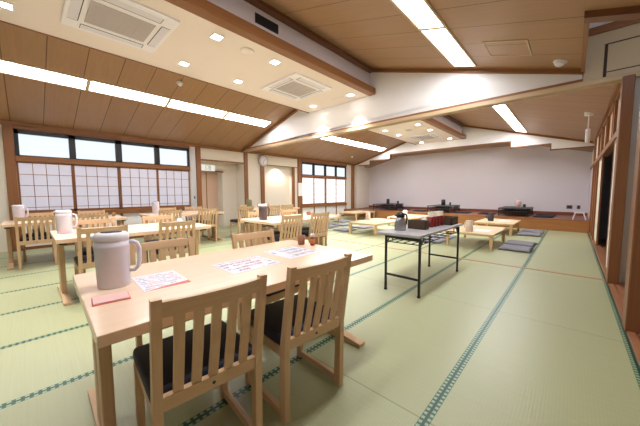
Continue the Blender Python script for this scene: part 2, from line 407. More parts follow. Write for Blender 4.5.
for xa, xb in zip(xs, xs[1:]):
    b = MB(); b.prism([(xa, zs(xa)), (xb, zs(xb)), (xb, zs(xb) + 0.03), (xa, zs(xa) + 0.03)], 'Y', HY + 0.05, YF); struct('ceiling', b, 'ceiling')

# walls
b = MB(); b.box(XL - 0.1, XP, YF, YF + 0.1, 0, 3.2); struct('wall_far', b, 'lilac_wall')
b = MB(); b.box(XL - 0.1, XP + 0.1, YB - 0.1, YB, 0, 4.2); struct('wall_back', b, 'plaster')
b = MB(); b.box(XP, XP + 0.1, YB, BY + 0.2, 0, 2.8); struct('wall_passage', b, 'plaster')
b = MB(); b.box(0.50, XP, BY - 0.02, BY + 0.04, 0, 2.62); struct('wall_return', b, 'grey_wall')

# left wall, pieces in order from the near end
lw = MB()
lw.box(XL - 0.12, XL, YB, -0.10, 0, 2.70)                 # left of the big window
lw.box(XL - 0.12, XL, 3.41, 3.74, 0, 2.70)
lw.box(XL - 0.12, XL, 3.74, 5.25, 2.24, 2.70)             # over the recess
lw.box(XL - 0.12, XL, 5.25, 6.15, 0, 2.70)
lw.box(XL - 0.12, XL, 6.15, 7.45, 2.5, 2.70)
lw.box(XL - 0.20, XL - 0.12, 6.15, 7.45, 0, 2.6)          # niche back
lw.box(XL - 0.02, XL + 0.03, 6.11, 7.76, 2.24, 2.54)      # box header over the niche
lw.box(XL - 0.12, XL, 7.45, 8.03, 0, 2.70)
lw.box(XL - 0.12, XL, 11.15, 13.3, 0, 2.70)
lw.box(XL, XL + 0.16, 11.86, 12.55, 0.35, 2.62)           # pilaster by the stage
lw.box(XL - 0.56, XL - 0.50, 4.70, 5.25, 0, 2.30)         # recess, right of its door
lw.box(XL - 0.56, XL - 0.50, 3.66, 4.70, 1.93, 2.30)      # recess, over its door
lw.box(XL - 0.50, XL - 0.12, 5.25, 5.29, 0, 2.30)
lw.box(XL - 0.95, XL - 0.56, 4.70, 4.74, 0, 1.95)
lw.box(XL - 0.50, XL - 0.12, 3.68, 3.74, 0, 2.30)
lw.box(XL - 0.56, XL - 0.1, 3.68, 5.29, 2.30, 2.34)
lw.box(XL - 0.95, XL - 0.50, 3.60, 4.74, 1.93, 1.97)
struct('wall_left', lw, 'plaster')
door = MB(); door.box(XL - 0.90, XL - 0.86, 3.60, 4.70, 0, 1.93)
d1 = struct('door_1', door, 'door_z')
b = MB(); b.box(XL - 0.86, XL - 0.845, 4.28, 4.30, 0.02, 1.92); b.build('panel_joint', 'trim_z', d1)
b = MB(); b.box(XL - 0.50, XL - 0.48, 3.74, 4.74, 1.90, 1.945); trim(b, 'trim_y')

for y0, y1, zt in ((-0.25, -0.10, 2.60), (3.59, 3.73, 2.62), (5.25, 5.39, 2.62), (5.94, 6.09, 2.62), (7.46, 7.6, 2.24), (7.79, 8.0, 2.62), (11.56, 11.8, 2.62)):
    b = MB(); b.box(XL, XL + 0.05, y0, y1, 0, zt, 0.004); trim(b, 'trim_z')
b = MB(); b.box(XL, XL + 0.06, YB, BY - 0.1, 2.59, 2.67); trim(b, 'trim_y')
b = MB(); b.box(XL, XL + 0.06, BY + 0.1, HY - 0.05, 2.59, 2.67); trim(b, 'trim_y')
b = MB(); b.box(XL, XL + 0.04, 3.73, 5.25, 2.20, 2.245); trim(b, 'trim_y')
b = MB(); b.box(XL, XL + 0.035, 6.09, 7.76, 2.225, 2.245); trim(b, 'trim_y')
b = MB(); b.box(XL, XL + 0.02, 3.42, 3.58, 0.5, 2.56); trim(b, 'alu')
b = MB(); b.box(XL + 0.02, XL + 0.03, 3.49, 3.53, 1.02, 1.10)
tag(b.build('wall_switch', 'switch'), 'small dark switch on the pale strip right of the big paper-screen window', 'switch')

# windows: row of clear panes above sliding paper screens
def window(idx, y0, y1, zsill, ztop, zmid0, zmid1, npan, panes, paper, rows):
    w = bpy.data.objects.new('window_%d' % idx, None); C.objects.link(w); w['kind'] = 'structure'; w.location = (XL, y0, 0)
    Wd = y1 - y0
    b = MB(); b.box(-0.10, 0.03, 0, Wd, zmid0, zmid1, 0.004); b.build('middle_rail', 'trim_y', w)
    b = MB(); b.box(-0.10, 0.05, 0, Wd, zsill - 0.11, zsill, 0.004); b.build('window_sill', 'trim_y', w)
    b = MB(); b.box(-0.10, 0.04, 0, Wd, ztop, 2.66, 0.004); b.build('head_board', 'trim_y', w)
    f = MB(); z0, z1 = zmid1, ztop
    f.box(-0.09, 0.0, 0, Wd, z1 - 0.085, z1); f.box(-0.09, 0.0, 0, Wd, z0, z0 + 0.02)
    ys = [0.0] + [p - y0 for p in panes] + [Wd]
    n = len(panes) // 2
    f.box(-0.09, 0, 0, panes[0] - y0, z0, z1)
    for k in range(n - 1): f.box(-0.09, 0, panes[2 * k + 1] - y0, panes[2 * k + 2] - y0, z0, z1)
    f.box(-0.09, 0, panes[-1] - y0, Wd, z0, z1)
    f.build('window_frame', 'black_frame', w)
    for k in range(n):
        g = MB(); g.box(-0.06, -0.05, panes[2 * k] - y0 - 0.005, panes[2 * k + 1] - y0 + 0.005, z0 + 0.015, z1 - 0.08); g.build('window_pane', 'pane', w)
    sw = Wd / npan; fw = 0.03 if idx == 1 else 0.05
    for k in range(npan):
        a, c = k * sw + 0.002, (k + 1) * sw - 0.002; xo = -0.04 if k % 2 else -0.005
        p = MB(); p.box(xo - 0.022, xo - 0.018, a + 0.01, c - 0.01, zsill + 0.01, zmid0 - 0.005); so = p.build('screen_paper', paper, w)
        fr = MB()
        fr.box(xo - 0.03, xo, a, a + fw, zsill, zmid0); fr.box(xo - 0.03, xo, c - fw, c, zsill, zmid0)
        fr.box(xo - 0.03, xo, a, c, zsill, zsill + 0.05); fr.box(xo - 0.03, xo, a, c, zmid0 - 0.03, zmid0)
        fr.build('screen_frame', 'trim_z', so)
        la = MB(); H_ = zmid0 - 0.03 - zsill - 0.05
        for j in range(1, 4):
            yy = a + 0.03 + (c - a - 0.06) * j / 4; la.box(xo - 0.018, xo - 0.008, yy - 0.005, yy + 0.005, zsill + 0.05, zmid0 - 0.03)
        for j in range(1, rows):
            zz = zmid0 - 0.03 - 0.235 * j
            if zz > zsill + 0.06: la.box(xo - 0.018, xo - 0.009, a + 0.03, c - 0.03, zz - 0.005, zz + 0.005)
        la.build('screen_lattice', 'trim_z', so)
    # low white panels under the sill
    lp = MB(); lp.box(-0.10, -0.02, 0, Wd, 0.06, zsill - 0.11); lp.build('low_panel', 'white_wall', w)
    lf = MB()
    for k in range(npan + 1):
        yy = k * Wd / npan; lf.box(-0.10, 0.0, max(0, yy - 0.03), min(Wd, yy + 0.03), 0, zsill - 0.11)
    lf.box(-0.10, 0.0, 0, Wd, 0, 0.06); lf.build('low_frame', 'trim_y', w)
    b = MB(); b.box(-0.16, -0.12, -0.1, Wd + 0.1, 0, 2.7); b.build('outer_wall', 'plaster', w)
    return w
window(1, -0.10, 3.41, 0.79, 2.53, 1.87, 1.985, 4, [-0.035, 0.735, 0.85, 1.60, 1.735, 2.475, 2.605, 3.35], 'paper', 6)
window(2, 8.03, 11.15, 0.66, 2.50, 1.86, 1.96, 4, [8.08, 8.72, 8.84, 9.50, 9.62, 10.28, 10.40, 11.08], 'paper_far', 6)

# right wall of the far room: posts, sill, lintel, transom, sliding doors
b = MB(); b.box(0.385, 0.49, BY - 0.20, BY - 0.0, 0, 2.61, 0.006); trim(b, 'post_z')
b = MB(); b.box(0.385, 0.58, 3.42, 3.62, 0, 2.70, 0.006); trim(b, 'post_z')
b = MB(); b.box(0.39, 0.50, BY + 0.05, 11.0, 0, 0.03, 0.004); trim(b, 'plank_y')
b = MB(); b.box(0.395, 0.50, BY, 13.3, 1.93, 2.02, 0.004); trim(b, 'trim_y')
b = MB(); b.box(0.38, 0.50, BY, 13.3, 2.66, 2.735); trim(b, 'trim_y')
b = MB()
ty = [5.27, 6.4, 7.6, 8.8, 10.0, 13.3]
for y in ty[:-1]: b.box(0.43, 0.48, y, y + 0.18, 2.02, 2.70)
b.box(0.43, 0.48, 10.0, 13.3, 2.02, 2.70); struct('wall_right', b, 'plaster')
for y0, y1 in ((5.45, 6.4), (6.58, 7.6), (7.78, 8.8), (8.98, 10.0)):
    t = MB()
    t.box(0.42, 0.47, y0, y0 + 0.05, 2.02, 2.66); t.box(0.42, 0.47, y1 - 0.05, y1, 2.02, 2.66)
    t.box(0.42, 0.47, y0, y1, 2.02, 2.07); t.box(0.42, 0.47, y0, y1, 2.61, 2.66); trim(t, 'trim_y')
    t = MB(); t.box(0.455, 0.465, y0 + 0.05, y1 - 0.05, 2.07, 2.61); struct('wall_transom', t, 'door_z')
nd = 2
def fusuma(y0, y1, x, mat='plaster'):
    global nd
    w = MB(); w.box(x, x + 0.02, y0 + 0.04, y1 - 0.04, 0.07, 1.89); d = struct('door_%d' % nd, w, mat); nd += 1
    f = MB(); f.box(x - 0.006, x + 0.024, y0, y0 + 0.04, 0.03, 1.93); f.box(x - 0.006, x + 0.024, y1 - 0.04, y1, 0.03, 1.93)
    f.box(x - 0.006, x + 0.024, y0 + 0.04, y1 - 0.04, 0.03, 0.07); f.box(x - 0.006, x + 0.024, y0 + 0.04, y1 - 0.04, 1.89, 1.93); f.build('door_frame', 'trim_z', d)
    return d
fusuma(5.33, 5.95, 0.42); fusuma(5.80, 6.42, 0.455); fusuma(8.35, 9.30, 0.43)
b = MB(); b.box(0.40, 0.50, 9.30, 9.42, 0.03, 1.93); trim(b, 'trim_z')
b = MB(); b.box(0.43, 0.46, 9.42, 11.0, 0.03, 1.93); struct('wall_right', b, 'door_z')
b = MB(); b.box(0.40, 0.50, 10.1, 10.22, 0.03, 1.93); trim(b, 'trim_z')
b = MB(); b.box(0.39, 0.52, 10.9, 11.04, 0, 2.66); trim(b, 'trim_z')
b = MB(); b.box(0.42, 0.48, 11.0, 13.3, 0.35, 1.93); struct('wall_right', b, 'lilac_wall')
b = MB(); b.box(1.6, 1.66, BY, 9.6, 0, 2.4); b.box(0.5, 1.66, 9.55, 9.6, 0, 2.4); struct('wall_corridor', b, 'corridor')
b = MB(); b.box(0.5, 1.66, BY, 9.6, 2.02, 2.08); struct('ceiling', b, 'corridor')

# stage
b = MB(); b.box(XL, 0.42, 11.0, YF, 0, 0.345); struct('floor', b, 'stage_top')
for xa, xb in ((XL, -6.6), (-6.6, -4.7), (-4.7, -2.75), (-2.75, -0.86), (-0.86, 0.42)):
    b = MB(); b.box(xa + 0.004, xb - 0.004, 10.97, 11.0, 0, 0.335); trim(b, 'stage_x')
b = MB(); b.box(XL, 0.42, 10.96, 11.06, 0.335, 0.355, 0.003); trim(b, 'trim_x')
M['skirt'] = wood('skirt', rgb(142, 84, 62), rgb(112, 62, 44), 'X', rough=0.4)
b = MB(); b.box(XL, 0.42, YF - 0.02, YF, 0.345, 0.455); struct('baseboard_far', b, 'skirt')

# ------------------------------------------------------------------ ceiling fixtures
def strip(yc, ln, xc, zf, sgn, label, group, mat):
    """flat recessed ceiling lamp following the slope"""
    t = thing('ceiling_light', label, 'ceiling light', (xc, yc, zf(xc) - 0.004), 0, group)
    t.rotation_euler = (0, -sgn * math.atan(S), 0)
    d = MB(); d.box(-0.155, 0.155, -ln / 2 + 0.03, ln / 2 - 0.03, -0.012, -0.002); d.build('diffuser', mat, t)
    f = MB(); f.box(-0.185, -0.155, -ln / 2, ln / 2, -0.02, 0.0); f.box(0.155, 0.185, -ln / 2, ln / 2, -0.02, 0.0)
    f.box(-0.155, 0.155, -ln / 2, -ln / 2 + 0.03, -0.02, 0); f.box(-0.155, 0.155, ln / 2 - 0.03, ln / 2, -0.02, 0); f.build('frame', 'rail', t)
    return t
nm = ['ending at the white beam', 'second from the beam', 'third from the beam', 'at the left edge of the photo', 'beyond the left edge of the photo']
for k in range(5):
    strip(4.30 - 1.36 * k, 1.36, -6.67, zl, 1, 'long bright ceiling lamp on the left wooden slope, ' + nm[k], 'ceiling lamps on the near left slope', 'light')
nm = ['touching the white beam', 'at the top edge of the photo', 'above the viewer', 'unseen one added behind the viewer']  # last lamp is unseen, assumed to continue the row, added to light the foreground
for k in range(4):
    strip(4.30 - 1.42 * k, 1.42, -1.39, zr, -1, 'long bright ceiling lamp on the right wooden slope, ' + nm[k], 'ceiling lamps on the near right slope', 'light')
nm = ['nearest the stepped header', 'second from the header', 'third from the header', 'close behind the beam']
for k in range(4):
    strip(10.98 - 1.36 * k, 1.36, -6.67, zl, 1, 'long ceiling lamp on the left slope of the far room, ' + nm[k], 'ceiling lamps in the far room', 'light_far')
    strip(10.98 - 1.36 * k, 1.36, -1.39, zr, -1, 'long ceiling lamp on the right slope of the far room, ' + nm[k], 'ceiling lamps in the far room', 'light_far')

def make_downlight(label, group):
    t = thing('downlight', label, 'downlight', (0, 0, 3.30), 0, group)
    f = MB()
    f.box(-0.075, 0.075, -0.075, -0.058, -0.006, 0); f.box(-0.075, 0.075, 0.058, 0.075, -0.006, 0)
    f.box(-0.075, -0.058, -0.058, 0.058, -0.006, 0); f.box(0.058, 0.075, -0.058, 0.058, -0.006, 0); f.build('frame', 'white', t)
    d = MB(); d.box(-0.058, 0.058, -0.058, 0.058, -0.004, -0.001); d.build('lamp_face', 'downlight', t)
    return t
dl0 = make_downlight('', None); first = True
DL = []
def downlight(x, y, label, group):
    global first
    if first: dl0.location = (x, y, 3.30); dl0['label'] = label; dl0['group'] = group; first = False
    else: dup(dl0, (x, y, 3.30), 0, label, group)
    DL.append((x, y))
g = 'square downlights in the near cream soffit'
for y, w_ in ((4.90, 'next to the white beam'), (2.86, 'just before the farther air conditioner'), (1.88, 'just past the nearer air conditioner'), (-0.04, 'before the nearer air conditioner')):
    downlight(-3.63, y, 'square downlight, right side of the near soffit, ' + w_, g)
    downlight(-4.75, y, 'square downlight, left side of the near soffit, ' + w_, g)
g = 'square downlights in the far cream soffit'
for x, y, l in ((-4.82, 8.50, 'left front'), (-3.66, 8.46, 'right front'), (-4.81, 9.48, 'second on the left side'), (-3.66, 9.46, 'second on the right side'), (-4.82, 11.57, 'left rear, beyond the air conditioner'), (-3.65, 11.5, 'right rear, beyond the air conditioner')):
    downlight(x, y, 'square downlight in the far room soffit, ' + l, g)

def make_ac(label):
    t = thing('air_conditioner', label, 'air conditioner', (0, 0, 3.30), 0, 'ceiling cassette air conditioners')
    p = MB(); p.box(-0.53, 0.53, -0.50, 0.50, -0.03, 0.0, 0.012, 2); p.build('face_panel', 'white', t)
    g = MB(); g.box(-0.26, 0.26, -0.31, 0.31, -0.036, -0.030)
    for k in range(4): g.box(-0.27, 0.27, -0.31 + k * 0.155, -0.306 + k * 0.155, -0.04, -0.03)
    for k in range(14): g.box(-0.26 + k * 0.04, -0.254 + k * 0.04, -0.31, 0.31, -0.039, -0.03)
    g.build('intake_grille', 'vent_grey', t)
    for x0, x1, y0, y1 in ((-0.47, -0.36, -0.33, 0.33), (0.36, 0.47, -0.33, 0.33), (-0.30, 0.30, -0.46, -0.37), (-0.30, 0.30, 0.37, 0.46)):
        o = MB(); o.box(x0, x1, y0, y1, -0.034, -0.030, 0.002); lo = o.build('louvre', 'plastic', t)
        e = MB()
        if x1 - x0 < y1 - y0:
            xx = x1 if x0 < 0 else x0 - 0.008; e.box(xx, xx + 0.008, y0, y1, -0.0335, -0.030)
            e.box(x0, x1, y0 - 0.006, y0, -0.0335, -0.03); e.box(x0, x1, y1, y1 + 0.006, -0.0335, -0.03)
        else:
            yy = y1 if y0 < 0 else y0 - 0.008; e.box(x0, x1, yy, yy + 0.008, -0.0335, -0.030)
            e.box(x0 - 0.006, x0, y0, y1, -0.0335, -0.03); e.box(x1, x1 + 0.006, y0, y1, -0.0335, -0.03)
        e.build('outlet_slot', 'charcoal', lo)
    return t
ac = make_ac('white cassette air conditioner at the top left of the photo, nearest the viewer'); ac.location = (-4.16, 0.91, 3.30)
dup(ac, (-4.18, 3.83, 3.30), 0, 'white cassette air conditioner in the near soffit, close to the white beam')
dup(ac, (-4.22, 10.45, 3.30), 0, 'small looking air conditioner in the soffit of the far room')

def disc(x, y, r, label, z=3.30):
    t = MB(); t.lathe([(0, -0.018), (r * 0.8, -0.016), (r, -0.004), (r, 0.0), (0, 0.0)], 28)
    o = t.build('ceiling_speaker', 'soffit'); o.location = (x, y, z)
    tag(o, label, 'speaker', 'round ceiling speakers'); return o
disc(-3.65, 2.36, 0.10, 'round cream speaker in the near soffit beside the square downlights')
disc(-3.64, 8.92, 0.09, 'round cream speaker in the far room soffit')
b = MB(); b.box(-0.09, 0.09, -0.09, 0.09, -0.012, 0.0, 0.003); b.box(-0.06, 0.06, -0.06, 0.06, -0.02, -0.01)
o = b.build('ceiling_vent', 'vent_grey'); o.location = (-4.18, 8.97, 3.30); tag(o, 'small square grey vent in the far room soffit between the front downlights', 'vent')
b = MB(); b.box(0, 0.012, 0, 0.40, 0, 0.13); o = b.build('side_vent', 'black'); o.location = (-3.36, 2.31, 3.565)
b = MB()
for k in range(5): b.box(0.012, 0.017, 0, 0.40, 0.012 + k * 0.025, 0.02 + k * 0.025)
b.build('slat', 'charcoal', o); tag(o, 'black slotted vent on the upright side of the near soffit', 'vent')

def smoke(x, y, zf, sgn, label, r=0.075):
    t = thing('smoke_detector', label, 'smoke detector', (x, y, zf(x)), 0, 'white smoke detectors'); t.rotation_euler = (0, -sgn * math.atan(S), 0)
    b = MB(); b.lathe([(0, -0.02), (r, -0.02), (r, 0.0), (0, 0.0)], 24); b.build('base', 'white', t)
    b = MB(); b.lathe([(0, -0.07), (r * 0.45, -0.066), (r * 0.75, -0.045), (r * 0.8, -0.02), (0, -0.02)], 24); b.build('sensor_dome', 'plastic_lid', t)
smoke(-0.20, 4.87, zr, -1, 'white domed smoke detector on the right slope near the white beam', 0.075)
smoke(-5.94, 2.25, zl, 1, 'white smoke detector on the left slope between lamp and soffit', 0.06)
smoke(-6.0, 8.0, zl, 1, 'white smoke detector on the left slope of the far room near the beam', 0.06)
smoke(-7.75, 10.6, zl, 1, 'white smoke detector above the far window, low on the left slope', 0.06)
h = thing('ceiling_hatch', 'square framed access hatch in the wooden right slope beside the lamp', 'hatch', (-0.715, 4.38, zr(-0.715)), 0)
h.rotation_euler = (0, math.atan(S), 0)
b = MB(); b.box(-0.235, 0.235, -0.235, 0.235, -0.004, -0.0005); b.build('hatch_panel', 'ceiling', h)
b = MB()
for a in ((-0.25, 0.25, -0.25, -0.235), (-0.25, 0.25, 0.235, 0.25), (-0.25, -0.235, -0.235, 0.235), (0.235, 0.25, -0.235, 0.235)): b.box(a[0], a[1], a[2], a[3], -0.008, 0)
b.build('hatch_frame', 'rail', h)
h2 = MB(); h2.box(-0.15, 0.15, -0.13, 0.13, -0.004, 0); o = h2.build('ceiling_hatch', 'soffit'); o.location = (-3.95, 4.98, 3.30)
h3 = MB(); h3.box(-0.154, 0.154, -0.134, 0.134, -0.002, -0.0005); h3.build('hatch_seam', 'vent_grey', o); tag(o, 'cream access hatch in the soffit by the white beam', 'hatch')
t = thing('hanging_sensor', 'white cylinder hanging on a rod from the far room ceiling at right', 'sensor', (0.17, 7.92, zr(0.17)))
b = MB(); b.cyl(0, 0, -0.05, 0.02, 0.07); b.build('ceiling_rose', 'white', t)
b = MB(); b.cyl(0, 0, -0.32, -0.05, 0.012, 12); b.build('rod', 'white', t)
b = MB(); b.cyl(0, 0, -0.60, -0.32, 0.038, 24, 0.008); b.build('cylinder', 'white', t)

# ------------------------------------------------------------------ wall things
t = thing('wall_clock', 'round white clock with grey rim on the brown post left of the niche', 'clock', (XL + 0.05, 6.02, 2.36))
Ry = Matrix.Rotation(PI / 2, 4, 'Y')
b = MB(); b.lathe([(0, 0), (0.19, 0), (0.20, 0.02), (0.20, 0.055), (0.185, 0.06), (0.175, 0.045), (0, 0.045)], 40, Ry); b.build('case', 'vent_grey', t)
b = MB(); b.lathe([(0, 0.046), (0.172, 0.046), (0.172, 0.049), (0, 0.049)], 40, Ry); f = b.build('dial', 'white', t)
b = MB()
for k in range(12):
    a = k * PI / 6; b.bar((0.050, math.sin(a) * 0.135, math.cos(a) * 0.135), (0.050, math.sin(a) * 0.158, math.cos(a) * 0.158), 0.003, 0.009)
b.build('hour_mark', 'black', f)
b = MB(); b.bar((0.052, 0, 0), (0.052, 0.07, 0.055), 0.003, 0.010); b.build('hour_hand', 'black', t)
b = MB(); b.bar((0.054, 0, 0), (0.054, -0.02, -0.13), 0.003, 0.007); b.build('minute_hand', 'black', t)

M['sign_face'] = emit('sign_face', (0.92, 0.95, 0.92, 1), 0.18, base=rgb(226, 228, 226))
M['sign_green'] = plain('sign_green', rgb(70, 92, 84), 0.5)
t = thing('exit_sign', 'small white lit exit sign with dark running figure over the brown door', 'sign', (XL - 0.48, 4.20, 2.03))
b = MB(); b.box(-0.02, 0.03, -0.24, 0.22, -0.10, 0.10, 0.006); b.build('sign_box', 'sign_face', t)
p = MB()
p.lathe([(0, -0.002), (0.014, -0.002), (0.014, 0.002), (0, 0.002)], 16, Matrix.Translation((0.032, 0.022, 0.058)) @ Ry)
for a, c, w in (((0.015, 0.038), (-0.012, -0.005), 0.024), ((-0.012, -0.005), (0.028, -0.03), 0.014), ((0.028, -0.03), (0.02, -0.07), 0.012), ((-0.012, -0.005), (-0.04, -0.045), 0.014), ((-0.04, -0.045), (-0.075, -0.04), 0.012), ((0.012, 0.034), (0.05, 0.01), 0.010), ((0.012, 0.034), (-0.035, 0.02), 0.010)):
    p.bar((0.032, a[0], a[1]), (0.032, c[0], c[1]), w, 0.004)
p.box(0.030, 0.034, 0.06, 0.068, -0.075, 0.075); p.box(0.030, 0.034, -0.10, -0.092, -0.075, 0.075); p.box(0.030, 0.034, -0.1, 0.068, 0.07, 0.076)
p.build('running_figure', 'sign_green', t)
def paper(loc, dims, label, mat='notice'):
    b = MB(); b.box(0, dims[0], 0, dims[1], 0, dims[2]); o = b.build('notice_sheet', mat); o.location = loc; tag(o, label, 'notice'); return o
paper((XL + 0.052, 7.77, 1.05), (0.004, 0.27, 0.55), 'white printed notice on the post left of the far window')
b = MB(); b.box(-0.004, 0, 0, 0.36, 0, 0.46); o = b.build('notice_sheet', 'white'); o.location = (0.42, 5.38, 1.36); tag(o, 'white paper on the sliding door just past the big brown post', 'notice')
for x, w, hgt, l in ((-0.06, 0.16, 0.13, 'wide grey switch plate low on the far wall'), (0.18, 0.09, 0.13, 'narrow grey switch plate low on the far wall, right one')):
    b = MB(); b.box(-w / 2, w / 2, -0.012, 0, -hgt / 2, hgt / 2, 0.003); o = b.build('switch_plate', 'switch'); o.location = (x, YF, 0.64)
    b = MB(); b.box(-w / 2 + 0.03, w / 2 - 0.03, -0.017, -0.012, -0.035, 0.035); b.build('rocker', 'charcoal', o); tag(o, l, 'switch', 'switch plates on the far wall')

# ------------------------------------------------------------------ dining tables and chairs
TW, TL, TH = 0.98, 1.64, 0.725
def make_table(label):
    t = thing('dining_table', label, 'table', group='light wood dining tables')
    b = MB(); b.box(-TW / 2, TW / 2, -TL / 2, TL / 2, TH - 0.045, TH, 0.004, 2); b.build('tabletop', 'beech_top', t)
    for s in (-1, 1):
        y = s * (TL / 2 - 0.06)
        for sx in (-1, 1):
            b = MB(); b.box(sx * 0.068 - 0.048, sx * 0.068 + 0.048, y - 0.024, y + 0.024, 0.05, TH - 0.045, 0.004); b.build('leg', 'beech_z', t)
        b = MB(); b.prism([(-0.44, 0), (0.44, 0), (0.44, 0.028), (0.2, 0.055), (-0.2, 0.055), (-0.44, 0.028)], 'Y', y - 0.034, y + 0.034); b.build('foot', 'beech_x', t)
        br = MB(); br.box(-0.36, 0.36, y - 0.02, y + 0.02, TH - 0.065, TH - 0.045); 
        for sx in (-1, 1):
            br.box(sx * 0.36 - 0.04, sx * 0.36 + 0.04, y - 0.03, y + 0.03, TH - 0.075, TH - 0.045, 0.004)
        br.bar((0.10, y, TH - 0.10), (0.30, y - s * 0.08, TH - 0.06), 0.02, 0.012)
        br.build('fold_bracket', 'black', t, label='black folding bracket')
    return t
tb = make_table('light wood dining table in the foreground, with two chairs in front')
tb.location = (-1.605, 0.965, 0); tb.rotation_euler = (0, 0, -math.radians(1.5))
T = {1: (-1.605, 0.965)}
for i, x, y, l in ((2, -4.35, 1.00, 'light wood dining table in the second row, directly behind the foreground table'),
                   (3, -6.87, 0.53, 'light wood dining table by the big paper window, leftmost in the photo'),
                   (4, -6.87, 2.56, 'light wood dining table in front of the brown door recess'),
                   (5, -3.92, 3.44, 'light wood dining table carrying the dark plum pot'),
                   (6, -6.87, 5.11, 'light wood dining table carrying the olive green pot, by the niche')):
    dup(tb, (x, y, 0), 0, l); T[i] = (x, y)

def make_chair():
    t = thing('dining_chair', '', 'chair', group='slat-back dining chairs')
    hw = 0.222
    for s in (-1, 1):
        ya, yb = s * hw, s * (hw - 0.033)
        b = MB(); b.prism([(0.155, 0), (0.205, 0), (0.212, 0.42), (0.275, 0.84), (0.243, 0.84), (0.172, 0.42)], 'Y', min(ya, yb), max(ya, yb))
        b.build('back_leg', 'beech_z', t)
        b = MB(); b.box(-0.225, -0.19, min(ya, yb), max(ya, yb), 0, 0.40, 0.003); b.build('front_leg', 'beech_z', t)
        b = MB(); b.box(-0.19, 0.155, min(ya, yb) + 0.004, max(ya, yb) - 0.004, 0.012, 0.055, 0.003); b.build('floor_runner', 'beech_x', t)
        b = MB(); b.box(-0.19, 0.165, min(ya, yb) + 0.006, max(ya, yb) - 0.006, 0.345, 0.40, 0.003); b.build('side_rail', 'beech_x', t)
    b = MB(); b.box(-0.22, -0.195, -hw + 0.033, hw - 0.033, 0.345, 0.40, 0.003); b.build('front_rail', 'beech_y', t)
    # padded seat, softly crowned
    bm = MB(); q = bmesh.new(); n = 8
    g = [[None] * (n + 1) for _ in range(n + 1)]
    q2 = bmesh.new(); bmesh.ops.create_cube(q2, size=1); q.free()
    for v in q2.verts: v.co = Vector((-0.030 + v.co.x * 0.41, v.co.y * 0.445, 0.432 + v.co.z * 0.066))
    bmesh.ops.bevel(q2, geom=q2.edges[:], offset=0.022, segments=3, affect='EDGES', profile=0.5)
    for f in q2.faces: f.smooth = True
    bm._in(q2); bm.build('seat_cushion', 'seat', t)
    # back: cross rails and five slats following the lean
    def bx(z): return 0.1925 + (z - 0.42) * (0.2565 - 0.1925) / 0.405
    def leanbox(y0, y1, z0, z1, th):
        m = MB(); m.prism([(bx(z0) - th / 2, z0), (bx(z0) + th / 2, z0), (bx(z1) + th / 2, z1), (bx(z1) - th / 2, z1)], 'Y', y0, y1); return m
    def bow(y): return 0.020 * (1 - (y / (hw - 0.02)) ** 2)
    tr = bmesh.new(); cols = []
    for k in range(13):
        y = -(hw - 0.033) + k * 2 * (hw - 0.033) / 12; o = bow(y)
        cols.append([tr.verts.new((bx(z) + o + d, y, z)) for z, d in ((0.77, -0.012), (0.77, 0.012), (0.828, 0.012), (0.828, -0.012))])
    for A, B in zip(cols, cols[1:]):
        for k in range(4): tr.faces.new((A[k], A[(k + 1) % 4], B[(k + 1) % 4], B[k]))
    tr.faces.new(cols[0]); tr.faces.new(cols[-1][::-1]); bmesh.ops.recalc_face_normals(tr, faces=tr.faces[:])
    m = MB(); m._in(tr); m.build('top_rail', 'beech_y', t)
    br = leanbox(-hw + 0.033, hw - 0.033, 0.385, 0.445, 0.028).build('lower_rail', 'beech_y', t)
    k = MB(); k.lathe([(0, 0), (0.007, 0), (0.007, 0.003), (0, 0.003)], 12, Matrix.Translation((bx(0.415) + 0.0135, 0, 0.415)) @ Ry); k.build('screw_cap', 'charcoal', br, label='dark screw in the lower back rail')
    for j in range(5):
        yc = (j - 2) * 0.0665
        m = MB(); o = bow(yc); z0, z1 = 0.443, 0.772
        m.prism([(bx(z0) - 0.008, z0), (bx(z0) + 0.008, z0), (bx(0.6) + o * 0.7 + 0.008, 0.6), (bx(z1) + o + 0.008, z1), (bx(z1) + o - 0.008, z1), (bx(0.6) + o * 0.7 - 0.008, 0.6)], 'Y', yc - 0.018, yc + 0.018)
        m.build('back_slat', 'beech_z', t)
    return t
ch = make_chair(); used = [False]
def chair(x, y, rz, label):
    # x is where the top of the backrest stands
    o = 0.257 * math.cos(rz); yy = y - 0.257 * math.sin(rz)
    if not used[0]:
        ch.location = (x - o, yy, 0); ch.rotation_euler = (0, 0, rz); ch['label'] = label; used[0] = True; return ch
    return dup(ch, (x - o, yy, 0), rz, label)
chair(-1.005, 0.483, -0.085, 'slat-back chair nearest the viewer, left one in front of the foreground table')
chair(-0.965, 1.06, -0.075, 'slat-back chair at the foreground table, right of the two seen from behind')
chair(-2.32, 0.70, PI, 'slat-back chair across the foreground table, to the right of its white pot')
chair(-2.16, 1.42, PI + 0.02, 'slat-back chair across the foreground table, behind the spread menus')
chair(-3.76, 0.56, 0, 'slat-back chair at the second row table, standing behind the large white pot')
chair(-3.76, 1.33, 0, 'slat-back chair on the near side of the second row table, right end')
chair(-4.96, 0.65, PI, 'slat-back chair on the window side of the second row table, left one')
chair(-4.93, 1.44, PI, 'slat-back chair on the window side of the second row table, right one')
chair(-6.28, 0.08, 0, 'slat-back chair on the near side of the leftmost table, left one')
chair(-6.28, 0.79, 0, 'slat-back chair on the near side of the leftmost table, right one')
chair(-7.46, 0.13, PI, 'slat-back chair between the paper window and the leftmost table, left one')
chair(-7.46, 0.93, PI, 'slat-back chair between the paper window and the leftmost table, right one')
chair(-6.28, 2.08, 0, 'slat-back chair, near side of the table before the brown door, left one')
chair(-6.28, 2.90, 0, 'slat-back chair, near side of the table before the brown door, right one')
chair(-7.46, 2.38, PI, 'slat-back chair, wall side of the table before the brown door, left one')
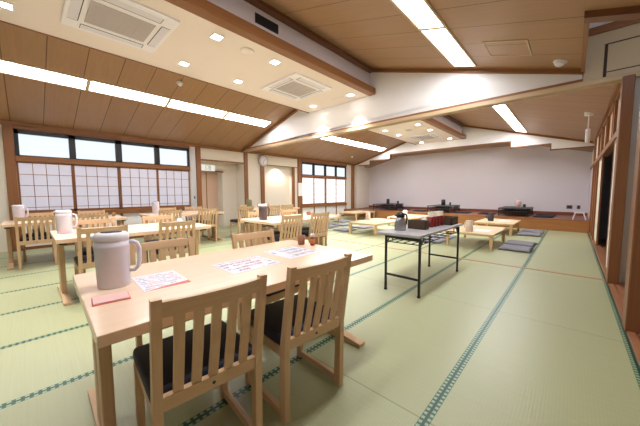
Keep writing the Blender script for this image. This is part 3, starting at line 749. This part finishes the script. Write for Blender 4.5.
chair(-7.46, 3.04, PI, 'slat-back chair, wall side of the table before the brown door, right one')
chair(-3.34, 2.95, 0, 'slat-back chair before the plum pot table, left of the pair')
chair(-3.34, 3.62, -0.05, 'slat-back chair before the plum pot table, right of the pair')
chair(-4.50, 3.05, PI, 'slat-back chair behind the plum pot on the far side of its table')
chair(-4.50, 3.86, PI, 'slat-back chair on the far side of the plum pot table, right end')
chair(-6.40, 4.00, 0, 'slat-back chair at the left end of the table with the green pot')
chair(-6.30, 4.85, 0, 'slat-back chair on the near side of the green pot table, middle one')
chair(-6.30, 5.36, 0, 'slat-back chair on the near side of the green pot table, right one')
chair(-7.46, 4.66, PI, 'slat-back chair on the niche side of the green pot table, left one')
chair(-7.46, 5.30, PI, 'slat-back chair on the niche side of the green pot table, right one')

# ------------------------------------------------------------------ pots and small things on the dining tables
def make_pot(body, lid, label, cat='pot'):
    """insulated table pot: tapered body, ring, cap with spout and dark button, side handle (towards +Y)"""
    t = thing('insulated_pot', label, cat)
    b = MB(); b.lathe([(0, 0), (0.066, 0), (0.069, 0.005), (0.0745, 0.20), (0.0755, 0.205), (0.0755, 0.213), (0.0735, 0.216), (0.072, 0.237), (0, 0.237)], 40); b.build('body', body, t)
    b = MB(); b.lathe([(0.0715, 0.237), (0.074, 0.239), (0.074, 0.260), (0.069, 0.271), (0.058, 0.277), (0, 0.277)], 40)
    b.box(-0.022, 0.022, -0.084, -0.060, 0.246, 0.266, 0.008, 2); lo = b.build('cap', lid, t)
    b = MB(); b.lathe([(0, 0.277), (0.044, 0.277), (0.042, 0.281), (0, 0.282)], 28, None, 0.8, 1.05); b.build('push_button', 'charcoal', lo)
    b = MB(); b.tube([(0, 0.069, 0.218), (0, 0.090, 0.223), (0, 0.106, 0.214), (0, 0.115, 0.188), (0, 0.114, 0.12), (0, 0.107, 0.088), (0, 0.090, 0.070), (0, 0.068, 0.074)], 0.0105, 12); b.build('handle', body, t)
    return t
def place_pot(src, x, y, rz, label, z=TH):
    return dup(src, (x, y, z), rz, label)
p1 = make_pot('plastic', 'plastic_lid', 'large white insulated pot on the foreground table'); p1['group'] = 'insulated pots on the dining tables'
p1.location = (-1.715, 0.285, TH); p1.rotation_euler = (0, 0, -0.35)
place_pot(p1, -4.40, 0.29, -0.35, 'white insulated pot on the second row table, at its left end', TH + 0.003)
place_pot(p1, -7.03, -0.10, -0.35, 'white insulated pot on the leftmost table, at the left edge of the photo', TH + 0.003)
place_pot(p1, -7.07, 2.03, 0.8, 'white insulated pot on the table before the brown door', TH)
p2 = make_pot('dark_plastic', 'plastic_lid', 'dark plum insulated pot with white cap'); p2.location = (-3.98, 2.82, TH); p2.rotation_euler = (0, 0, -0.2); p2['group'] = 'insulated pots on the dining tables'
p3 = make_pot('green_plastic', 'green_plastic', 'olive green insulated pot on the table by the niche'); p3.location = (-6.75, 4.32, TH); p3.rotation_euler = (0, 0, 1.6); p3['group'] = 'insulated pots on the dining tables'

def sheet(quad, mat, label, name='menu_sheet', cat='menu', z=TH, th=0.0015, group=None):
    """a thin sheet given by its centre, size and turn"""
    x, y, w, l, rz = quad
    b = MB(); b.box(-w / 2, w / 2, -l / 2, l / 2, 0, th); o = b.build(name, mat); o.location = (x, y, z); o.rotation_euler = (0, 0, rz)
    tag(o, label, cat, group); return o
sheet((-1.635, 0.475, 0.30, 0.215, -0.05), 'menu_a', 'white menu sheet with red diagonal corner next to the white pot', group='menu sheets on the foreground table')
sheet((-1.57, 0.98, 0.29, 0.36, 0.0), 'menu_b', 'middle menu sheet with dark red and blue print on the foreground table', group='menu sheets on the foreground table')
sheet((-1.63, 1.42, 0.34, 0.32, 0.0), 'menu_c', 'menu sheet with blue and orange pictures nearest the brown cup', group='menu sheets on the foreground table')
sheet((-4.60, 0.98, 0.20, 0.28, 0.05), 'menu_a', 'pale menu sheet on the second row table')
def napkin(x, y, rz, label, w=0.10, l=0.15, h=0.008):
    t = thing('folded_napkin', label, 'napkin', (x, y, TH), rz, 'folded pink napkins')
    b = MB(); b.box(-w / 2, w / 2, -l / 2, l / 2, 0, h * 0.45, 0.001); b.build('lower_fold', 'napkin_red', t)
    b = MB(); b.box(-w / 2, w / 2 - 0.006, -l / 2 + 0.002, l / 2 - 0.004, h * 0.45, h, 0.001); b.build('upper_fold', 'napkin', t)
    return t
napkin(-1.50, 0.235, -0.10, 'folded pink napkin in front of the large white pot', 0.11, 0.135)
def flat_napkin(x, y, label):
    b = MB(); b.box(-0.09, 0.10, -0.09, 0.09, 0, 0.003); o = b.build('folded_napkin', 'napkin'); o.location = (x, y, TH); tag(o, label, 'napkin', 'pink napkins under pots')
flat_napkin(-4.38, 0.30, 'pink napkin under the white pot on the second row table')
flat_napkin(-7.01, -0.08, 'pink napkin under the white pot at the left edge')

t = thing('cup', 'small brown tumbler at the far end of the foreground table', 'cup', (-1.80, 1.69, TH))
b = MB(); b.lathe([(0, 0), (0.026, 0), (0.030, 0.004), (0.038, 0.085), (0.035, 0.085), (0.028, 0.012), (0, 0.012)], 28); b.build('body', 'cup_brown', t)
b = MB(); b.lathe([(0, 0.07), (0.0335, 0.07), (0.0335, 0.072), (0, 0.072)], 24); b.build('content', 'charcoal', t)
t = thing('spice_bottle', 'small amber spice bottle with orange label beside the brown tumbler', 'bottle', (-1.70, 1.735, TH))
b = MB(); b.lathe([(0, 0), (0.021, 0), (0.023, 0.004), (0.023, 0.07), (0.018, 0.08), (0, 0.08)], 24); b.build('glass', 'amber', t)
b = MB(); b.lathe([(0.0234, 0.018), (0.0238, 0.018), (0.0238, 0.058), (0.0234, 0.058)], 24); b.build('paper_label', 'orange_label', t)
b = MB(); b.lathe([(0, 0.08), (0.020, 0.08), (0.020, 0.10), (0.017, 0.104), (0, 0.104)], 24); b.build('cap', 'white', t)
def small_pot(x, y, z, mat, label, name='lidded_jar', r=0.035, h=0.075):
    t = thing(name, label, 'jar', (x, y, z))
    b = MB(); b.lathe([(0, 0), (r * 0.8, 0), (r, h * 0.2), (r, h * 0.7), (r * 0.8, h * 0.8), (0, h * 0.8)], 24); b.build('body', mat, t)
    b = MB(); b.lathe([(r * 0.85, h * 0.8), (r * 0.7, h * 0.93), (r * 0.2, h), (0, h)], 24); b.build('lid', mat, t)
small_pot(-6.95, 1.22, TH, 'basket', 'small tan lidded jar at the right end of the leftmost table')
small_pot(-4.47, 1.60, TH, 'plastic', 'small white jar at the right end of the second row table', r=0.04, h=0.08)
small_pot(-4.07, 4.04, TH, 'cup_brown', 'small brownish jar at the right end of the table with the plum pot', r=0.05, h=0.08)

# ------------------------------------------------------------------ folding table with its things
FX, FY = -1.435, 3.665
t = thing('folding_table', 'long grey folding table with black metal legs in the middle of the floor', 'table', (FX, FY, 0), 0)
b = MB(); b.box(-0.34, 0.215, -0.725, 0.92, 0.68, 0.71, 0.006, 2); b.build('tabletop', 'grey_top', t)
for s in (-1, 1):
    y = s * 0.70
    for sx in (-1, 1):
        b = MB(); b.box(sx * 0.21 - 0.0125, sx * 0.21 + 0.0125, y - 0.0125, y + 0.0125, 0.015, 0.68, 0.003); lg = b.build('leg', 'black_metal', t)
        c = MB(); c.box(sx * 0.21 - 0.015, sx * 0.21 + 0.015, y - 0.015, y + 0.015, 0, 0.02); c.build('foot_cap', 'black', lg)
        c = MB(); c.bar((sx * 0.21, y, 0.56), (sx * 0.21, y - s * 0.11, 0.675), 0.012, 0.012); c.build('brace', 'black_metal', lg)
    b = MB(); b.box(-0.20, 0.20, y - 0.01, y + 0.01, 0.19, 0.215); b.build('stretcher', 'black_metal', t)
    b = MB(); b.box(-0.20, 0.20, y - 0.01, y + 0.01, 0.65, 0.68); b.build('top_stretcher', 'black_metal', t)
b = MB()
for x in (-0.20, -0.10, 0.0, 0.10, 0.20): b.tube([(x, -0.685, 0.60), (x, 0.685, 0.60)], 0.006, 8)
for k in range(7):
    y = -0.685 + k * 0.2283; b.tube([(-0.20, y, 0.60), (0.20, y, 0.60)], 0.006, 8)
for x in (-0.17, 0.17):
    for y in (-0.62, 0.62): b.tube([(x, y, 0.60), (x, y, 0.68)], 0.006, 8)
b.build('wire_shelf', 'black_metal', t)
FZ = 0.71
t = thing('thermos_jug', 'steel thermos jug with black lid and handle on the folding table', 'jug', (-1.61, 3.26, FZ), -0.35)
b = MB(); b.lathe([(0, 0), (0.068, 0), (0.072, 0.006), (0.070, 0.08), (0.056, 0.155), (0.048, 0.170), (0, 0.17)], 36); b.build('body', 'steel', t)
b = MB(); b.lathe([(0.05, 0.168), (0.054, 0.175), (0.052, 0.20), (0.04, 0.225), (0.02, 0.232), (0, 0.232)], 32); b.box(-0.018, 0.018, -0.085, -0.04, 0.185, 0.21, 0.006, 2); b.build('lid', 'black', t)
b = MB(); b.tube([(0, 0.045, 0.205), (0, 0.085, 0.205), (0, 0.110, 0.185), (0, 0.112, 0.14), (0, 0.104, 0.09), (0, 0.085, 0.06), (0, 0.066, 0.055)], 0.011, 10); b.build('handle', 'black', t)
def open_box(x, y, w, l, h, label, tn=0.008):
    o = MB(); o.box(-w / 2, w / 2, -l / 2, l / 2, 0, tn)
    o.box(-w / 2, -w / 2 + tn, -l / 2, l / 2, 0, h); o.box(w / 2 - tn, w / 2, -l / 2, l / 2, 0, h)
    o.box(-w / 2, w / 2, -l / 2, -l / 2 + tn, 0, h); o.box(-w / 2, w / 2, l / 2 - tn, l / 2, 0, h)
    q = o.build('wooden_caddy', 'box_wood'); q.location = (x, y, FZ); tag(q, label, 'box', 'dark wooden caddies on the folding table'); return q
open_box(-1.49, 3.535, 0.24, 0.11, 0.115, 'dark wooden caddy between thermos jug and red chopstick holders')
open_box(-1.40, 4.36, 0.25, 0.28, 0.115, 'dark wooden caddy at the far end of the folding table behind the red holders')
small_pot(-1.46, 3.64, FZ, 'white', 'small white lidded jar standing behind the first dark wooden caddy', r=0.034, h=0.17)
def holder(x, y, label, rnd):
    t = thing('chopstick_holder', label, 'chopstick holder', (x, y, FZ), rnd, 'red chopstick holders')
    b = MB(); b.lathe([(0, 0), (0.042, 0), (0.044, 0.005), (0.045, 0.145), (0.040, 0.145), (0.039, 0.01), (0, 0.01)], 28); b.build('cup', 'red_cup', t)
    b = MB(); rr = random.Random(int(rnd * 100))
    for k in range(48):
        a = rr.uniform(0, 2 * PI); r = 0.033 * math.sqrt(rr.random()); hh = 0.205 + rr.uniform(-0.008, 0.008)
        x1, y1 = r * math.cos(a), r * math.sin(a); b.bar((x1 * 0.9, y1 * 0.9, 0.012), (x1 * 1.1, y1 * 1.1, hh), 0.011, 0.007)
    b.cyl(0, 0, 0.012, 0.196, 0.029, 16)
    c = b.build('chopstick_bundle', 'chopstick', t); c['kind'] = 'stuff'
for k, (x, y) in enumerate(((-1.435, 3.81), (-1.43, 3.92), (-1.425, 4.03), (-1.415, 4.14))):
    holder(x, y, 'red cup of white chopsticks on the folding table, %s' % ('first from the thermos jug', 'second from the thermos jug', 'third from the thermos jug', 'farthest from the thermos jug')[k], 0.3 + 0.7 * k)

# ------------------------------------------------------------------ low tables, cushions and their pots
LW, LL, LH = 0.95, 1.50, 0.33
def make_low(label):
    t = thing('low_table', label, 'low table', group='low wooden tables on the tatami')
    b = MB(); b.box(-LW / 2, LW / 2, -LL / 2, LL / 2, LH - 0.035, LH, 0.004, 2); b.build('tabletop', 'pine_y', t)
    for sx in (-1, 1):
        for sy in (-1, 1):
            x, y = sx * (LW / 2 - 0.05), sy * (LL / 2 - 0.06)
            b = MB(); q = bmesh.new(); bmesh.ops.create_cube(q, size=1)
            for v in q.verts:
                k = 0.024 if v.co.z < 0 else 0.034
                v.co = Vector((x + (1 if v.co.x > 0 else -1) * k, y + (1 if v.co.y > 0 else -1) * k, 0 if v.co.z < 0 else LH - 0.035))
            b._in(q); b.build('leg', 'pine_z', t)
    b = MB(); b.box(-LW / 2 + 0.06, LW / 2 - 0.06, -LL / 2 + 0.07, LL / 2 - 0.07, LH - 0.06, LH - 0.035); b.build('apron', 'pine_y', t)
    return t
lt = make_low('low wooden table carrying the pale beige pot, right of the folding table'); lt.location = (-1.605, 7.14, 0)
for x, y, l in ((-1.605, 9.60, 'low wooden table carrying the black pot, nearest the stage on the right'),
                (-4.33, 7.14, 'low wooden table with a pale pot, left of the folding table'),
                (-4.33, 9.45, 'low wooden table in the middle row, just before the stage'),
                (-7.03, 7.52, 'low wooden table left by the far window, nearest the dining tables'),
                (-7.10, 10.15, 'low wooden table beneath the far window, close to the stage')):
    dup(lt, (x, y, 0), 0, l)
def make_cushion(mat, w=0.56, l=0.60, h=0.055):
    q = bmesh.new(); n = 12
    top = [[None] * (n + 1) for _ in range(n + 1)]; bot = [[None] * (n + 1) for _ in range(n + 1)]
    for i in range(n + 1):
        for j in range(n + 1):
            u, v = -1 + 2 * i / n, -1 + 2 * j / n
            e = (1 - abs(u) ** 5) * (1 - abs(v) ** 5)
            pin = 1 - 0.05 * (1 - u * u) * (abs(v) ** 4); pin2 = 1 - 0.05 * (1 - v * v) * (abs(u) ** 4)
            tuft = 1 - 0.35 * math.exp(-(u * u + v * v) / 0.02)
            zt = h * 0.45 + h * 0.55 * (max(e, 0) ** 0.45) * tuft; zb = h * 0.45 - h * 0.45 * (max(e, 0) ** 0.35)
            top[i][j] = q.verts.new((u * w / 2 * pin2, v * l / 2 * pin, zt)); bot[i][j] = q.verts.new((u * w / 2 * pin2, v * l / 2 * pin, zb))
    for i in range(n):
        for j in range(n):
            q.faces.new((top[i][j], top[i + 1][j], top[i + 1][j + 1], top[i][j + 1])); q.faces.new((bot[i][j], bot[i][j + 1], bot[i + 1][j + 1], bot[i + 1][j]))
    bmesh.ops.remove_doubles(q, verts=q.verts[:], dist=0.0005); bmesh.ops.recalc_face_normals(q, faces=q.faces[:])
    for f in q.faces: f.smooth = True
    m = MB(); m._in(q); o = m.build('floor_cushion', mat)
    sm = MB(); pts = []
    for k in range(41):
        a = 4 * k / 40.0; s_ = int(a) % 4; f = (a - int(a)) * 2 - 1
        u, v = ((f, -1), (1, f), (-f, 1), (-1, -f))[s_]
        pin = 1 - 0.05 * (1 - u * u) * (abs(v) ** 4); pin2 = 1 - 0.05 * (1 - v * v) * (abs(u) ** 4)
        pts.append((u * w / 2 * pin2, v * l / 2 * pin, h * 0.45))
    sm.tube(pts, 0.004, 6); sm.build('piping', mat, o)
    c = MB(); c.lathe([(0, h * 0.60), (0.012, h * 0.62), (0.010, h * 0.74), (0, h * 0.76)], 12); c.build('tuft', mat, o)
    return o
cz = make_cushion('zabuton'); cused = [False]
def cushion(x, y, rz, label, z=0.0):
    if not cused[0]:
        cz.location = (x, y, z); cz.rotation_euler = (0, 0, rz); tag(cz, label, 'cushion', 'grey floor cushions'); cused[0] = True
    else: dup(cz, (x, y, z), rz, label)
cushion(-0.82, 6.88, 0.02, 'grey floor cushion right of the table with the pale beige pot, nearer one')
cushion(-0.82, 7.62, -0.03, 'grey floor cushion right of the table with the pale beige pot, farther one')
cushion(-0.84, 9.42, 0.02, 'grey floor cushion right of the table with the black pot, nearer one')
cushion(-0.82, 10.20, 0.0, 'grey floor cushion right of the table with the black pot, farther one')
cushion(-2.46, 6.72, 0.02, 'grey floor cushion seen under the folding table, nearer one')
cushion(-2.46, 7.45, -0.04, 'grey floor cushion seen under the folding table, farther one')
cushion(-5.22, 6.80, 0.03, 'grey floor cushion left of the middle low table, nearest the chairs')
cushion(-5.20, 7.72, -0.04, 'grey floor cushion left of the middle low table, farther one')
cushion(-3.56, 7.05, 0.05, 'grey floor cushion between middle low table and folding table, nearer one')
cushion(-3.56, 7.80, 0.05, 'grey floor cushion between the middle low table and the folding table, farther one')
cushion(-6.16, 7.05, 0.03, 'grey floor cushion right of the first low table by the far window, nearer one')
cushion(-6.18, 7.85, -0.02, 'grey floor cushion right of the low table nearest the dining tables, farther one')
cushion(-6.84, 8.72, 0.04, 'grey floor cushion between the two low tables by the far window')
cushion(-6.22, 9.75, 0.02, 'grey floor cushion right of the second low table by the far window, nearer one')
cushion(-6.22, 10.50, 0.02, 'grey floor cushion right of the low table beneath the far window, farther one')
cushion(-7.75, 6.50, 0.02, 'grey floor cushion near the wall, left of the low tables by the far window')

def make_jar(body, label, r=0.075, h=0.24):
    t = thing('water_pot', label, 'pot', group='straight-sided pots on the low tables')
    b = MB(); b.lathe([(0, 0), (r * 0.95, 0), (r, 0.006), (r * 0.97, h * 0.86), (0, h * 0.86)], 32); b.build('body', body, t)
    b = MB(); b.lathe([(r * 0.99, h * 0.86), (r * 0.99, h * 0.95), (r * 0.85, h), (0, h)], 32); b.build('lid', body, t)
    b = MB(); b.tube([(0, r * 0.95, h * 0.75), (0, r * 1.35, h * 0.76), (0, r * 1.55, h * 0.6), (0, r * 1.5, h * 0.35), (0, r * 0.95, h * 0.25)], 0.010, 8); b.build('handle', body, t)
    return t
M['beige_plastic'] = plain('beige_plastic', rgb(222, 200, 180), 0.45, var=0.01)
j = make_jar('beige_plastic', 'pale beige pot on the low table right of the folding table'); j.location = (-1.64, 6.62, LH); j.rotation_euler = (0, 0, 1.2)
dup(j, (-4.70, 7.30, LH), 1.2, 'pale pot on the low table left of the folding table')
dup(j, (-4.25, 8.95, LH), 1.2, 'pale pot on the low table before the stage, seen above the thermos jug')
j2 = make_jar('charcoal', 'black pot on the low table nearest the stage'); j2.location = (-1.76, 9.42, LH); j2.rotation_euler = (0, 0, 2.0)
sheet((-1.45, 6.95, 0.30, 0.42, 0.0), 'white', 'blank looking white sheet on the low table beside the pale beige pot', z=LH)
sheet((-1.45, 9.62, 0.30, 0.42, 0.0), 'white', 'blank looking white sheet on the low table beside the black pot', z=LH)
small_pot(-4.22, 7.72, LH, 'chopstick', 'small tan jar at the far end of the middle low table', r=0.04, h=0.08)

# ------------------------------------------------------------------ on the stage
SZ = 0.345
def make_stage_table(label):
    t = thing('stage_table', label, 'low table', group='black low folding tables on the stage')
    b = MB(); b.box(-0.45, 0.45, -0.75, 0.75, 0.255, 0.28, 0.004); b.build('tabletop', 'charcoal', t)
    for sx in (-1, 1):
        for sy in (-1, 1):
            b = MB(); b.box(sx * 0.42 - 0.0125, sx * 0.42 + 0.0125, sy * 0.71 - 0.0125, sy * 0.71 + 0.0125, 0, 0.255); b.build('leg', 'black', t)
    b = MB(); b.box(-0.40, 0.40, -0.70, -0.685, 0.14, 0.155); b.box(-0.40, 0.40, 0.685, 0.70, 0.14, 0.155)
    for k in range(9): b.box(-0.40 + k * 0.095, -0.385 + k * 0.095, -0.68, 0.68, 0.185, 0.2)
    for k in range(7): b.box(-0.40, 0.40, -0.68 + k * 0.22, -0.665 + k * 0.22, 0.175, 0.187)
    b.box(-0.40, 0.40, 0.10, 0.66, 0.06, 0.10); b.box(-0.40, 0.40, -0.60, -0.58, 0.06, 0.10)
    for k in range(8): b.box(-0.41, -0.40, -0.66 + k * 0.19, -0.645 + k * 0.19, 0.06, 0.255)
    b.box(0.385, 0.40, 0.05, 0.68, 0.06, 0.255); b.build('under_shelf', 'black', t)
    return t
st = make_stage_table('black low folding table on the stage, rightmost of the three'); st.location = (-1.50, 12.25, SZ)
dup(st, (-4.05, 12.25, SZ), 0, 'black low folding table on the stage, middle of the three')
dup(st, (-6.70, 12.25, SZ), 0, 'black low folding table on the stage, leftmost of the three')
def slim(x, y, mat, label, r, h):
    t = thing('table_flask', label, 'flask', (x, y, SZ + 0.28))
    b = MB(); b.lathe([(0, 0), (r, 0), (r, h * 0.8), (r * 0.9, h * 0.84), (0, h * 0.84)], 24); b.build('body', mat, t)
    b = MB(); b.lathe([(r * 0.95, h * 0.84), (r * 0.95, h * 0.96), (r * 0.7, h), (0, h)], 24); b.build('cap', mat, t)
slim(-6.62, 12.05, 'charcoal', 'dark tall flask on the leftmost stage table', 0.075, 0.25)
slim(-6.45, 12.75, 'charcoal', 'small dark jar on the leftmost stage table', 0.05, 0.13)
slim(-4.10, 12.30, 'charcoal', 'dark tall flask on the middle stage table', 0.08, 0.25)
slim(-3.86, 12.45, 'charcoal', 'small dark bottle on the middle stage table', 0.035, 0.13)
M['pink_pot'] = plain('pink_pot', rgb(226, 190, 186), 0.45, var=0.01)
slim(-1.45, 12.35, 'pink_pot', 'pale pink flask on the rightmost stage table', 0.075, 0.25)
slim(-1.30, 12.65, 'charcoal', 'small dark jar on the rightmost stage table', 0.045, 0.11)
czd = make_cushion('zabuton_dark'); tag(czd, 'dark floor cushion on the stage, right of the rightmost table', 'cushion', 'dark floor cushions on the stage'); czd.location = (-0.68, 11.75, SZ)
dup(czd, (-0.66, 12.40, SZ), 0.0, 'dark floor cushion on the stage, farther one right of the rightmost table')
for x, y, l in ((-2.36, 12.0, 'left of the rightmost table'), (-3.22, 12.0, 'right of the middle table'), (-4.95, 11.95, 'left of the middle table'), (-5.80, 12.0, 'right of the leftmost table')):
    dup(czd, (x, y, SZ), 0.0, 'dark floor cushion on the stage, ' + l)
t = thing('step_stool', 'small white A-frame stool at the right end of the stage', 'stool', (0.18, 11.35, SZ))
b = MB(); b.box(-0.12, 0.12, -0.10, 0.10, 0.20, 0.225, 0.004); b.build('seat', 'white', t)
for sx in (-1, 1):
    for sy in (-1, 1):
        b = MB(); b.bar((sx * 0.145, sy * 0.12, 0.006), (sx * 0.09, sy * 0.08, 0.205), 0.026, 0.026); b.build('leg', 'white', t)
    b = MB(); b.bar((sx * 0.125, -0.11, 0.08), (sx * 0.125, 0.11, 0.08), 0.015, 0.02); b.build('stretcher', 'white', t)

# ------------------------------------------------------------------ lamps that the downlights hold
for (x, y) in DL:
    ld = bpy.data.lights.new('downlight_lamp', 'SPOT'); ld.energy = 160 if 4 < y < 9 else 80; ld.spot_size = math.radians(84); ld.spot_blend = 0.9; ld.shadow_soft_size = 0.06
    ld.color = (1.0, 0.97, 0.93)
    o = bpy.data.objects.new('downlight_lamp', ld); C.objects.link(o); o.location = (x, y, 3.285)
ld = bpy.data.lights.new('niche_lamp', 'SPOT'); ld.energy = 36; ld.spot_size = math.radians(140); ld.spot_blend = 0.6; ld.shadow_soft_size = 0.05; ld.color = (1, 0.92, 0.8)
o = bpy.data.objects.new('niche_lamp', ld); C.objects.link(o); o.location = (XL + 0.01, 6.75, 2.225); o.rotation_euler = (0, -math.radians(12), 0)

# ------------------------------------------------------------------ world, camera, view
w = bpy.data.worlds.new('World'); scn.world = w; w.use_nodes = True
w.node_tree.nodes['Background'].inputs[0].default_value = (0.75, 0.85, 1.0, 1); w.node_tree.nodes['Background'].inputs[1].default_value = 0.6

f, yaw, pitch, roll = 271.992409, .747425085, .0756391980, -.00382916957
cd = bpy.data.cameras.new('Camera'); cam = bpy.data.objects.new('Camera', cd); C.objects.link(cam)
cd.sensor_fit = 'HORIZONTAL'; cd.sensor_width = 36.0; cd.lens = f * 36.0 / 640.0; cd.clip_start = 0.05
cy, sy, cp, sp_ = math.cos(yaw), math.sin(yaw), math.cos(pitch), math.sin(pitch)
fwd = Vector((-sy * cp, cy * cp, -sp_)); right = Vector((cy, sy, 0)); up = right.cross(fwd)
r2 = math.cos(roll) * right + math.sin(roll) * up; u2 = -math.sin(roll) * right + math.cos(roll) * up
R = Matrix((r2, u2, -fwd)).transposed().to_4x4(); R.translation = (0, 0, 1.2)
cam.matrix_world = R
scn.camera = cam
scn.view_settings.view_transform = 'Standard'; scn.view_settings.look = 'None'; scn.view_settings.gamma = 1.0
scn.view_settings.use_curve_mapping = False
scn.view_settings.exposure = 1.5
